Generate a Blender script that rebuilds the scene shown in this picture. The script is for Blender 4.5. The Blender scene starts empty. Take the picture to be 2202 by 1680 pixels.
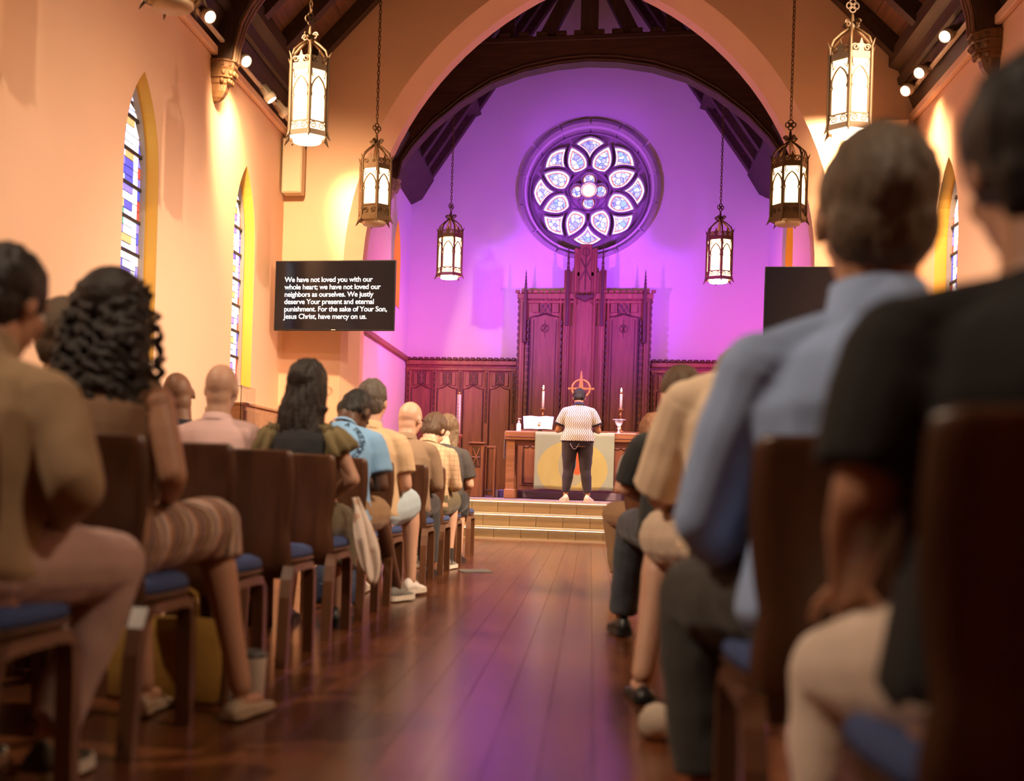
import bpy, bmesh, math, random
from mathutils import Vector, Matrix, noise
from mathutils.bvhtree import BVHTree
random.seed(7)
SC = bpy.context.scene
COL = SC.collection
R = math.radians

# ------------------------------------------------------------------ camera, world, exposure
cam_d = bpy.data.cameras.new('camera')
cam = bpy.data.objects.new('camera', cam_d)
COL.objects.link(cam)
cam_d.sensor_width = 36.0
cam_d.lens = 2648 / 2202 * 36
cam_d.shift_x = (1101 - 740.6) / 2202
cam_d.shift_y = (1022.1 - 840) / 2202
cam_d.clip_start = 0.05
_f = Vector((-math.sin(math.atan(.2)), math.cos(math.atan(.2)), 0))
_m = Matrix((Vector((_f.y, -_f.x, 0)), Vector((0, 0, 1)), -_f)).transposed()
_m = _m @ Matrix.Rotation(0.03, 3, 'Z')
cam.matrix_world = Matrix.Translation((0.22, 0, 0.78)) @ _m.to_4x4()
cam_d.dof.use_dof = True
cam_d.dof.focus_distance = 17.2
cam_d.dof.aperture_fstop = 1.7
cam_d.dof.aperture_blades = 9
SC.camera = cam
SC.view_settings.view_transform = 'Standard'
SC.view_settings.look = 'None'
SC.view_settings.gamma = 1.0
SC.view_settings.use_curve_mapping = False
SC.view_settings.exposure = 0.22
SC.cycles.use_adaptive_sampling = True
SC.cycles.adaptive_threshold = 0.05
SC.cycles.max_bounces = 6
SC.cycles.diffuse_bounces = 3
SC.cycles.glossy_bounces = 3
SC.cycles.transmission_bounces = 4
SC.cycles.caustics_reflective = False
SC.cycles.caustics_refractive = False
W = bpy.data.worlds.new('world')
SC.world = W
W.use_nodes = True
W.node_tree.nodes['Background'].inputs[0].default_value = (0.62, 0.72, 1.0, 1)
W.node_tree.nodes['Background'].inputs[1].default_value = 0.6


def spot(name, loc, target, energy, color, angle, blend=.6, size=.06):
    d = bpy.data.lights.new(name, 'SPOT')
    d.energy = energy; d.color = color; d.spot_size = R(angle); d.spot_blend = blend; d.shadow_soft_size = size
    o = bpy.data.objects.new(name, d)
    COL.objects.link(o)
    o.location = loc
    o.rotation_euler = (Vector(target) - Vector(loc)).to_track_quat('-Z', 'Y').to_euler()
    return o


WARM = (1.0, 0.56, 0.25)
FILL = (1.0, 0.76, 0.54)
# stage wash lights that stand inside the chancel behind the piers
VIOLET = (0.38, 0.05, 1.0)
MAGENTA = (1.0, 0.07, 0.62)
for _s in (-1, 1):
    spot('stage_light', (_s * 2.5, 17.6, 3.0), (-_s * .9, 21.7, 4.7), 1280, VIOLET, 70, 1.0, .12)
    spot('stage_light', (_s * 2.0, 17.5, 2.6), (_s * 3.0, 21.0, 3.1), 230, MAGENTA, 64, 1.0, .12)
    spot('stage_light', (_s * 2.5, 17.5, 3.4), (-_s * 3.05, 19.2, 2.8), 1000, MAGENTA, 55, 1.0, .12)
    spot('stage_light', (_s * 1.5, 16.97, 6.3), (0, 18.2, .7), 850, (.60, .40, 1.0), 44, 1.0, .12)
# added unseen fill spots along the wall-track line, brightening the nave
for _y, _e, _a in ((1.9, 430, 80), (5.2, 760, 74), (7.6, 1800, 68), (10.0, 2500, 62)):
    for _s in (-1, 1):
        spot('fill_light', (_s * 3.85, _y, 5.6), (-_s * 3.2, _y + 3.4, .3), _e * (2.0 if _s < 0 and _y < 2 else 1.0), FILL, _a, .9, .10)


# ------------------------------------------------------------------ materials
def _nt(name):
    m = bpy.data.materials.new(name)
    m.use_nodes = True
    return m, m.node_tree, m.node_tree.nodes['Principled BSDF']


def c4(c):
    return (c[0], c[1], c[2], 1)


def mat(name, col, rough=.6, metal=0.0, var=.12, scale=8.0, bump=0.0, bscale=60.0, stretch=(1, 1, 1), spec=.5, emit=None, es=1.0, sheen=0.0):
    m, nt, b = _nt(name)
    N, L = nt.nodes, nt.links
    b.inputs['Roughness'].default_value = rough
    b.inputs['Metallic'].default_value = metal
    b.inputs['Specular IOR Level'].default_value = spec
    if sheen:
        b.inputs['Sheen Weight'].default_value = sheen
    tc = N.new('ShaderNodeTexCoord')
    mp = N.new('ShaderNodeMapping')
    mp.inputs['Scale'].default_value = stretch
    L.new(tc.outputs['Object'], mp.inputs[0])
    nz = N.new('ShaderNodeTexNoise')
    nz.inputs['Scale'].default_value = scale
    nz.inputs['Detail'].default_value = 5
    L.new(mp.outputs[0], nz.inputs['Vector'])
    mx = N.new('ShaderNodeMix')
    mx.data_type = 'RGBA'
    mx.inputs[6].default_value = c4([x * (1 - var) for x in col])
    mx.inputs[7].default_value = c4([min(1, x * (1 + var)) for x in col])
    L.new(nz.outputs[0], mx.inputs[0])
    L.new(mx.outputs[2], b.inputs['Base Color'])
    if bump:
        n2 = N.new('ShaderNodeTexNoise')
        n2.inputs['Scale'].default_value = bscale
        n2.inputs['Detail'].default_value = 3
        L.new(mp.outputs[0], n2.inputs['Vector'])
        bp = N.new('ShaderNodeBump')
        bp.inputs['Strength'].default_value = bump
        bp.inputs['Distance'].default_value = .02
        L.new(n2.outputs[0], bp.inputs['Height'])
        L.new(bp.outputs[0], b.inputs['Normal'])
    if emit:
        b.inputs['Emission Color'].default_value = c4(emit)
        b.inputs['Emission Strength'].default_value = es
    return m


def wood(name, dark, light, rough=.45, axis='Z', scale=6.0, spec=.5, coat=0.0):
    m, nt, b = _nt(name)
    N, L = nt.nodes, nt.links
    tc = N.new('ShaderNodeTexCoord')
    mp = N.new('ShaderNodeMapping')
    s = [9, 9, 9]
    s['XYZ'.index(axis)] = .8
    mp.inputs['Scale'].default_value = s
    L.new(tc.outputs['Object'], mp.inputs[0])
    info = N.new('ShaderNodeObjectInfo')
    ad = N.new('ShaderNodeVectorMath'); ad.operation = 'ADD'
    sc = N.new('ShaderNodeVectorMath'); sc.operation = 'SCALE'
    sc.inputs[0].default_value = (13, 7, 5)
    L.new(info.outputs['Random'], sc.inputs['Scale'])
    L.new(mp.outputs[0], ad.inputs[0]); L.new(sc.outputs[0], ad.inputs[1])
    nz = N.new('ShaderNodeTexNoise')
    nz.inputs['Scale'].default_value = scale / 3
    nz.inputs['Detail'].default_value = 8
    nz.inputs['Distortion'].default_value = .6
    L.new(ad.outputs[0], nz.inputs['Vector'])
    rp = N.new('ShaderNodeValToRGB')
    rp.color_ramp.elements[0].position = .3; rp.color_ramp.elements[0].color = c4(dark)
    rp.color_ramp.elements[1].position = .7; rp.color_ramp.elements[1].color = c4(light)
    L.new(nz.outputs[0], rp.inputs[0])
    hv = N.new('ShaderNodeHueSaturation')
    mr = N.new('ShaderNodeMapRange')
    mr.inputs[3].default_value = .82; mr.inputs[4].default_value = 1.15
    L.new(info.outputs['Random'], mr.inputs[0])
    L.new(mr.outputs[0], hv.inputs['Value'])
    L.new(rp.outputs[0], hv.inputs['Color'])
    L.new(hv.outputs[0], b.inputs['Base Color'])
    b.inputs['Roughness'].default_value = rough
    b.inputs['Specular IOR Level'].default_value = spec
    b.inputs['Coat Weight'].default_value = coat
    b.inputs['Coat Roughness'].default_value = .2
    bp = N.new('ShaderNodeBump')
    bp.inputs['Strength'].default_value = .08
    L.new(nz.outputs[0], bp.inputs['Height'])
    L.new(bp.outputs[0], b.inputs['Normal'])
    return m


def glow(name, col, es, var=0.0, scale=6.0):
    m, nt, b = _nt(name)
    N, L = nt.nodes, nt.links
    b.inputs['Base Color'].default_value = c4([x * .5 for x in col])
    b.inputs['Roughness'].default_value = .3
    b.inputs['Emission Strength'].default_value = es
    if var:
        tc = N.new('ShaderNodeTexCoord')
        nz = N.new('ShaderNodeTexNoise'); nz.inputs['Scale'].default_value = scale
        L.new(tc.outputs['Object'], nz.inputs['Vector'])
        mx = N.new('ShaderNodeMix'); mx.data_type = 'RGBA'
        mx.inputs[6].default_value = c4([x * (1 - var) for x in col]); mx.inputs[7].default_value = c4([x * (1 + var) for x in col])
        L.new(nz.outputs[0], mx.inputs[0]); L.new(mx.outputs[2], b.inputs['Emission Color'])
    else:
        b.inputs['Emission Color'].default_value = c4(col)
    return m


def stripes(name, cols, freq, wav=(0, 0), axis='X', cross='Z', rough=.8, hard=True):
    """cloth with bands across one local axis, wavy along another"""
    m, nt, b = _nt(name)
    N, L = nt.nodes, nt.links
    b.inputs['Roughness'].default_value = rough
    tc = N.new('ShaderNodeTexCoord')
    sp = N.new('ShaderNodeSeparateXYZ'); L.new(tc.outputs['Object'], sp.inputs[0])
    def M(op, a, v):
        n = N.new('ShaderNodeMath'); n.operation = op
        L.new(a, n.inputs[0])
        if isinstance(v, (int, float)): n.inputs[1].default_value = v
        else: L.new(v, n.inputs[1])
        return n.outputs[0]
    u = sp.outputs['XYZ'.index(axis)]
    if wav[0]:
        w = M('SINE', M('MULTIPLY', sp.outputs['XYZ'.index(cross)], wav[1]), 0)
        u = M('ADD', u, M('MULTIPLY', w, wav[0]))
    f = M('FRACT', M('MULTIPLY', u, freq), 0)
    rp = N.new('ShaderNodeValToRGB')
    rp.color_ramp.interpolation = 'CONSTANT' if hard else 'EASE'
    el = rp.color_ramp.elements
    while len(el) < len(cols): el.new(.5)
    for i, (p, c) in enumerate(cols):
        el[i].position = p; el[i].color = c4(c)
    L.new(f, rp.inputs[0]); L.new(rp.outputs[0], b.inputs['Base Color'])
    return m


def plaid(name, base, line, freq):
    m, nt, b = _nt(name)
    N, L = nt.nodes, nt.links
    b.inputs['Roughness'].default_value = .85
    tc = N.new('ShaderNodeTexCoord')
    sp = N.new('ShaderNodeSeparateXYZ'); L.new(tc.outputs['Object'], sp.inputs[0])
    outs = []
    for i in (0, 2):
        a = N.new('ShaderNodeMath'); a.operation = 'MULTIPLY'; a.inputs[1].default_value = freq; L.new(sp.outputs[i], a.inputs[0])
        f = N.new('ShaderNodeMath'); f.operation = 'FRACT'; L.new(a.outputs[0], f.inputs[0])
        g = N.new('ShaderNodeMath'); g.operation = 'LESS_THAN'; g.inputs[1].default_value = .12; L.new(f.outputs[0], g.inputs[0])
        outs.append(g.outputs[0])
    mx = N.new('ShaderNodeMath'); mx.operation = 'MAXIMUM'; L.new(outs[0], mx.inputs[0]); L.new(outs[1], mx.inputs[1])
    mc = N.new('ShaderNodeMix'); mc.data_type = 'RGBA'; mc.inputs[6].default_value = c4(base); mc.inputs[7].default_value = c4(line)
    L.new(mx.outputs[0], mc.inputs[0]); L.new(mc.outputs[2], b.inputs['Base Color'])
    return m


def stained(name, es, cell, cols):
    """leaded glass: cells of colour parted by dark lead"""
    m, nt, b = _nt(name)
    N, L = nt.nodes, nt.links
    tc = N.new('ShaderNodeTexCoord')
    v = N.new('ShaderNodeTexVoronoi'); v.inputs['Scale'].default_value = cell
    v2 = N.new('ShaderNodeTexVoronoi'); v2.feature = 'DISTANCE_TO_EDGE'; v2.inputs['Scale'].default_value = cell
    L.new(tc.outputs['Object'], v.inputs['Vector']); L.new(tc.outputs['Object'], v2.inputs['Vector'])
    sp = N.new('ShaderNodeSeparateColor'); L.new(v.outputs['Color'], sp.inputs[0])
    rp = N.new('ShaderNodeValToRGB'); rp.color_ramp.interpolation = 'CONSTANT'
    el = rp.color_ramp.elements
    while len(el) < len(cols): el.new(.5)
    for i, c in enumerate(cols):
        el[i].position = i / len(cols); el[i].color = c4(c)
    L.new(sp.outputs[0], rp.inputs[0])
    r2 = N.new('ShaderNodeValToRGB')
    r2.color_ramp.elements[0].position = .02; r2.color_ramp.elements[0].color = (.30, .26, .62, 1)
    r2.color_ramp.elements[1].position = .10; r2.color_ramp.elements[1].color = (1, 1, 1, 1)
    L.new(v2.outputs['Distance'], r2.inputs[0])
    mx = N.new('ShaderNodeMix'); mx.data_type = 'RGBA'; mx.blend_type = 'MULTIPLY'; mx.inputs[0].default_value = 1
    L.new(rp.outputs[0], mx.inputs[6]); L.new(r2.outputs[0], mx.inputs[7])
    L.new(mx.outputs[2], b.inputs['Emission Color']); b.inputs['Emission Strength'].default_value = es
    b.inputs['Base Color'].default_value = (.05, .05, .08, 1)
    return m


M = {}
M['plaster'] = mat('plaster', (.86, .575, .39), .85, var=.04, scale=1.2, bump=.05, bscale=90)
M['plaster_chancel'] = mat('plaster_chancel', (.72, .66, .68), .85, var=.04, scale=1.5, bump=.05, bscale=90)
M['lit_reveal'] = mat('lit_reveal_paint', (.85, .46, .06), .75, var=.05, scale=2)  # yellow-cream paint with warm reflected light put into the colour
M['stone'] = mat('limestone', (.36, .30, .26), .8, var=.15, scale=6, bump=.15, bscale=40)
M['rosestone'] = mat('rose_stone', (.34, .29, .29), .8, var=.15, scale=6, bump=.15, bscale=40)
M['stepstone'] = mat('step_stone', (.30, .22, .12), .7, var=.18, scale=5, bump=.1, bscale=60)
M['nosing'] = mat('pale_nosing', (.50, .42, .32), .6, var=.06)
M['floorwood'] = wood('floor_wood', (.085, .026, .010), (.16, .054, .020), .22, 'Y', 5, spec=.35, coat=0)
M['joint'] = mat('dark_joint', (.02, .010, .006), .8)
M['darkwood'] = wood('roof_timber', (.035, .017, .009), (.075, .036, .018), .6, 'Z')
M['darkwood_x'] = wood('roof_timber_x', (.045, .018, .010), (.085, .036, .018), .6, 'X')
M['darkwood_y'] = wood('roof_timber_y', (.030, .015, .009), (.060, .030, .016), .6, 'Y')
M['deck'] = wood('roof_boards', (.10, .045, .018), (.17, .08, .032), .6, 'Y')
M['corbel'] = wood('carved_corbel', (.12, .055, .022), (.24, .12, .05), .45, 'Z')
M['oak'] = wood('carved_oak', (.20, .077, .033), (.32, .128, .055), .42, 'Z')
M['oak_dark'] = wood('carved_oak_dark', (.06, .024, .012), (.11, .044, .022), .5, 'Z')
M['altaroak'] = wood('altar_oak', (.26, .115, .042), (.42, .20, .08), .4, 'X')
M['palewood'] = wood('pale_maple', (.48, .25, .12), (.60, .34, .18), .45, 'X')
M['chairwood'] = wood('chair_plywood', (.075, .030, .016), (.135, .056, .028), .36, 'Z', coat=.25)
M['chairleg'] = wood('chair_leg_wood', (.09, .035, .015), (.15, .06, .026), .35, 'Z', coat=.25)
M['bluepad'] = mat('blue_upholstery', (.045, .075, .20), .9, var=.2, scale=60, bump=.2, bscale=400)
M['bronze'] = mat('aged_bronze', (.10, .050, .016), .55, .4, var=.35, scale=14)
M['ironchain'] = mat('bronze_chain', (.20, .11, .045), .5, .8, var=.3)
M['lampglass'] = glow('lantern_glass', (1.0, .62, .30), 6.5)
M['lampdisc'] = glow('lantern_diffuser', (1.0, .84, .60), 9.0)
M['lampcap'] = mat('lantern_bottom_cap', (.55, .40, .24), .5, .3)
M['black'] = mat('black_plastic', (.006, .006, .007), .35)
M['screen'] = mat('screen_black', (.003, .003, .004), .12, emit=(.004, .004, .006), es=1)
M['white_text'] = glow('screen_text', (.92, .96, 1.0), 1.6)
M['cream_box'] = mat('cream_loudspeaker', (.72, .58, .40), .7, var=.03)
M['white_metal'] = mat('white_lamp_metal', (.75, .66, .52), .45, var=.04)
M['spotface'] = glow('spot_lens', (1.0, .80, .52), 14.0)
M['carpet'] = mat('violet_carpet', (.40, .33, .50), .95, var=.15, scale=40, bump=.3, bscale=300)
M['led'] = glow('led_strip', (1.0, .82, .58), 2.2)
M['parament'] = None
M['white'] = mat('white_plastic', (.80, .80, .82), .4, var=.03)
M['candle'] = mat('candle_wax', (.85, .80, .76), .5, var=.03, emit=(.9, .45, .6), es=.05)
M['flame'] = glow('candle_flame', (1.0, .66, .25), 30.0)
M['brass'] = mat('polished_brass', (.72, .42, .16), .25, 1.0, var=.1)
M['silver'] = mat('silver_cup', (.78, .78, .82), .25, .7, var=.06)
M['paper'] = mat('white_paper', (.82, .80, .78), .8, var=.04)
M['crosswood'] = mat('bronze_cross', (.62, .34, .18), .4, .3, var=.15)
M['acrylic'] = mat('clear_acrylic', (.9, .9, .9), .08)
_b = M['acrylic'].node_tree.nodes['Principled BSDF']
_b.inputs['Transmission Weight'].default_value = 1.0
_b.inputs['IOR'].default_value = 1.1
M['lead'] = mat('window_lead', (.03, .025, .03), .6)
GL = [('clear', (1, .93, .86), 1.5), ('white', (.9, .93, 1.0), 1.2), ('blue', (.10, .11, .80), .9), ('violet', (.30, .24, .95), .95), ('red', (.80, .08, .06), .8), ('amber', (1.0, .55, .22), .9), ('green', (.08, .5, .35), .7), ('pale', (.62, .66, 1.0), 1.05)]
for n, c, e in GL:
    M['g_' + n] = glow('glass_' + n, c, e, .15, 9)
M['rosepane'] = stained('rose_glass', 1.0, 12, [(1, 1, 1), (.62, .60, 1.0), (.80, .80, 1.0), (.95, .93, 1), (.42, .60, 1.0), (.50, .45, 1)])
M['rosewhite'] = glow('rose_border_glass', (1, .93, .93), 1.05, .10, 20)
M['rosered'] = glow('rose_fillet_glass', (.85, .09, .10), .85, .3, 20)
M['rosepink'] = glow('rose_centre_glass', (1, .74, .70), 1.1, .12, 20)


# ------------------------------------------------------------------ mesh helpers
class MB:
    def __init__(s):
        s.v = []; s.f = []

    def add(s, vs, fs):
        n = len(s.v)
        s.v += [tuple(p) for p in vs]
        s.f += [tuple(i + n for i in f) for f in fs]
        return s

    def box(s, x0, x1, y0, y1, z0, z1):
        return s.add([(x0, y0, z0), (x1, y0, z0), (x1, y1, z0), (x0, y1, z0), (x0, y0, z1), (x1, y0, z1), (x1, y1, z1), (x0, y1, z1)],
                     [(0, 3, 2, 1), (4, 5, 6, 7), (0, 1, 5, 4), (1, 2, 6, 5), (2, 3, 7, 6), (3, 0, 4, 7)])

    def bbox(s, x0, x1, y0, y1, z0, z1, b=.01):
        """box with bevelled edges"""
        bm = bmesh.new()
        bmesh.ops.create_cube(bm, size=1)
        for v in bm.verts:
            v.co = Vector(((x0 + x1) / 2 + v.co.x * (x1 - x0), (y0 + y1) / 2 + v.co.y * (y1 - y0), (z0 + z1) / 2 + v.co.z * (z1 - z0)))
        bmesh.ops.bevel(bm, geom=bm.edges[:], offset=b, segments=1, affect='EDGES')
        bm.verts.index_update()
        s.add([v.co[:] for v in bm.verts], [[v.index for v in f.verts] for f in bm.faces])
        bm.free()
        return s

    def loft(s, rings, cap=True, closed=True):
        n = len(rings[0])
        vs = [p for r in rings for p in r]
        fs = []
        for i in range(len(rings) - 1):
            for j in range(n if closed else n - 1):
                k = (j + 1) % n
                fs.append((i * n + j, i * n + k, (i + 1) * n + k, (i + 1) * n + j))
        if cap:
            fs.append(tuple(range(n - 1, -1, -1)))
            fs.append(tuple((len(rings) - 1) * n + j for j in range(n)))
        return s.add(vs, fs)

    def tube(s, pts, r, n=8, closed=False):
        pts = [Vector(p) for p in pts]
        rr = r if isinstance(r, (list, tuple)) else [r] * len(pts)
        rings = []
        up = None
        for i, p in enumerate(pts):
            a = pts[(i - 1) % len(pts)] if (closed or i > 0) else p
            b = pts[(i + 1) % len(pts)] if (closed or i < len(pts) - 1) else p
            d = (b - a).normalized()
            if up is None:
                up = Vector((0, 0, 1)) if abs(d.z) < .9 else Vector((1, 0, 0))
            x = d.cross(up).normalized()
            up = x.cross(d).normalized()
            rings.append([p + (x * math.cos(t) + up * math.sin(t)) * rr[i] for t in [2 * math.pi * k / n for k in range(n)]])
        if closed:
            return s.loft(rings + [rings[0]], cap=False)
        return s.loft(rings)

    def lathe(s, prof, c=(0, 0, 0), n=16):
        rings = [[(c[0] + r * math.cos(2 * math.pi * k / n), c[1] + r * math.sin(2 * math.pi * k / n), c[2] + z) for k in range(n)] for r, z in prof]
        return s.loft(rings)

    def prism(s, poly, f0, f1):
        """poly: 2-D points, f0/f1: map 2-D -> 3-D for the two faces"""
        return s.loft([[f0(*p) for p in poly], [f1(*p) for p in poly]])

    def mesh(s, name):
        me = bpy.data.meshes.new(name)
        me.from_pydata(s.v, [], s.f)
        bm = bmesh.new(); bm.from_mesh(me)
        bmesh.ops.recalc_face_normals(bm, faces=bm.faces[:])
        bm.to_mesh(me); bm.free()
        return me

    def build(s, name, m, parent=None, smooth=False, loc=None, label=None):
        return obj(name, s.mesh(name), m, parent, smooth, loc, label)


def obj(name, me, m, parent=None, smooth=False, loc=None, label=None):
    o = bpy.data.objects.new(name, me)
    COL.objects.link(o)
    if m is not None:
        me.materials.clear()
        me.materials.append(M[m] if isinstance(m, str) else m)
    if smooth:
        me.polygons.foreach_set('use_smooth', [True] * len(me.polygons))
    if parent: o.parent = parent
    if loc: o.location = loc
    if label: o['label'] = label
    return o


def inst(o, parent=None, loc=None, rotz=None, scale=None):
    c = o.copy(); COL.objects.link(c)
    if parent is not None: c.parent = parent
    if loc is not None: c.location = loc
    if rotz is not None: c.rotation_euler = (0, 0, rotz)
    if scale is not None: c.scale = scale
    return c


def tree(o, parent=None):
    c = o.copy(); COL.objects.link(c); c.parent = parent
    for ch in list(o.children): tree(ch, c)
    return c


def thing(name, label, cat, loc=(0, 0, 0), rotz=0, group=None):
    o = bpy.data.objects.new(name, None)
    COL.objects.link(o)
    o.location = loc; o.rotation_euler = (0, 0, rotz)
    o.empty_display_size = .1
    return tag(o, label, cat, group)


def tag(o, label, cat, group=None):
    o['label'] = label; o['category'] = cat
    if group: o['group'] = group
    return o


def struct(o, label=None):
    o['kind'] = 'structure'
    if label: o['label'] = label
    return o


def evald(o):
    dg = bpy.context.evaluated_depsgraph_get()
    return bpy.data.meshes.new_from_object(o.evaluated_get(dg))


def boolean(base, cutters):
    """base, cutters: MB; returns the cut mesh"""
    b = base.build('tmp_base', None)
    cs = []
    for c in cutters:
        o = c.build('tmp_cut', None)
        md = b.modifiers.new('b', 'BOOLEAN'); md.operation = 'DIFFERENCE'; md.object = o; md.solver = 'EXACT'
        cs.append(o)
    bpy.context.view_layer.update()
    me = evald(b)
    for o in cs + [b]: bpy.data.objects.remove(o)
    return me


def arc_profile(hw, zs, c, n=14):
    """right half of a pointed arch: half width hw, spring height zs, centres offset c"""
    r = hw + c
    zt = math.sqrt(r * r - c * c)
    a1 = math.atan2(zt, c)
    return [(-c + r * math.cos(a1 * i / n), zs + r * math.sin(a1 * i / n)) for i in range(n + 1)]


def lancet(hw, z0, zs, c, n=10):
    h = arc_profile(hw, zs, c, n)
    return [(hw, z0)] + h + [(-x, z) for x, z in reversed(h[:-1])] + [(-hw, z0)]


def lerp(a, b, t):
    return tuple(x + (y - x) * t for x, y in zip(a, b))

# ------------------------------------------------------------------ floor: base slab and planks
FX0, FX1, FY0, FY1 = -4.1, 4.1, -2.6, 16.2
floor = struct(MB().box(FX0, FX1, FY0, FY1, -.10, -.006).build('floor', 'joint'), 'dark red-brown polished plank floor of the nave')
PW = .145
plank_mesh = MB().bbox(0, PW - .0015, 0, 1.198, -.02, 0, .0006).mesh('plank')
plank_mesh.materials.append(M['floorwood'])
rest = MB()
n_pl = 0
ix = 0
x = FX0
while x < FX1 - .02:
    off = -((ix * 37) % 12) / 10.0
    y = FY0 + off
    while y < FY1:
        y0, y1 = max(y, FY0), min(y + 1.2, FY1)
        aisle = -1.15 < x < .95 and y0 > 3.2
        if aisle and y0 == y and y1 == y + 1.2 and n_pl < 295:
            p = bpy.data.objects.new('plank', plank_mesh); COL.objects.link(p); p.parent = floor; p.location = (x, y, 0)
            n_pl += 1
        elif y1 - y0 > .02:
            rest.box(x, min(x + PW - .0015, FX1), y0, y1 - .002, -.02, 0)
        y += 1.2
    x += PW; ix += 1
o = rest.build('planks', 'floorwood', floor); o['kind'] = 'stuff'

# ------------------------------------------------------------------ nave walls with lancet openings
WIN_HW, WIN_Z0, WIN_ZS, WIN_C = .47, 1.84, 3.67, .70


def wall_side(name, sx, centers, label):
    xi, xo = sx * 4.1, sx * 4.55
    base = MB().box(min(xi, xo), max(xi, xo), -2.6, 16.7, 0, 6.3)
    cuts = []
    for cy in centers:
        poly = lancet(WIN_HW, WIN_Z0, WIN_ZS, WIN_C)
        cuts.append(MB().prism(poly, lambda u, z: (xi - sx * .2, cy + u, z), lambda u, z: (xo + sx * .2, cy + u, z)))
    return struct(obj(name, boolean(base, cuts), 'plaster'), label)


wall_side('wall_left', -1, [11.22, 14.81], 'peach plaster side wall with pointed windows on the left')
wall_side('wall_right', 1, [15.05], 'peach plaster side wall on the right')
struct(MB().box(-4.5, 4.5, -3.0, -2.6, 0, 11).build('wall_rear', 'plaster'))

# arch wall
arch_hw, arch_zs = 3.23, 3.6
P0 = arc_profile(3.23, 3.6, 1.24, 22)
P1 = arc_profile(3.0, 3.6, 1.25, 22)


def full(h):
    return [(h[0][0], -.5)] + h + [(-a, b) for a, b in reversed(h[:-1])] + [(-h[0][0], -.5)]


def sect(prof, y, grow=0):
    return [(a, y, b) for a, b in prof]


F0, F1 = full(P0), full(P1)
Fm = [(a[0] * 2 - b[0], a[1] * 2 - b[1]) for a, b in zip(F0, F1)]
cut = MB().loft([sect(Fm, 16.48), sect(F0, 16.70), sect(F1, 16.92), sect(F1, 17.4)])
base = MB().box(-4.55, 4.55, 16.7, 17.2, 0, 11)
struct(obj('wall_front', boolean(base, [cut]), 'plaster'), 'peach gable wall with wide pointed chancel arch')

# ------------------------------------------------------------------ chancel shell
Z1 = .51
struct(MB().box(-3.3, 3.3, 16.79, 22.2, 0, Z1).build('platform', mat('platform_carpet', (.34, .27, .32), .9, var=.1, scale=40, bump=.2, bscale=300)), 'raised chancel floor with carpet lit violet')  # violet look is stage light, carpet itself only faintly mauve


def wall_chancel(name, sx, cy):
    xi, xo = sx * 3.05, sx * 3.5
    base = MB().box(min(xi, xo), max(xi, xo), 17.15, 22.1, Z1, 6.4)
    poly = lancet(.36, 3.62, 4.35, .55)
    c = MB().prism(poly, lambda u, z: (xi - sx * .2, cy + u, z), lambda u, z: (xo + sx * .2, cy + u, z))
    w = struct(obj(name, boolean(base, [c]), 'plaster_chancel'))
    return w


wall_chancel('wall_chancel_left', -1, 20.3)
wall_chancel('wall_chancel_right', 1, 19.5)
RX, RZ = .04, 5.85
cut = MB().loft([[(RX + 1.07 * math.cos(a), y, RZ + 1.07 * math.sin(a)) for a in [2 * math.pi * k / 64 for k in range(64)]] for y in (21.4, 22.4)])
struct(obj('wall_back', boolean(MB().box(-3.5, 3.5, 21.7, 22.1, Z1, 10.6), [cut]), 'plaster_chancel'), 'chancel end wall washed in violet light')


# ------------------------------------------------------------------ lancet windows
def zmax(u, hw, zs, c):
    r = hw + c
    return zs + math.sqrt(max(0, r * r - (abs(u) + c) ** 2))


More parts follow.
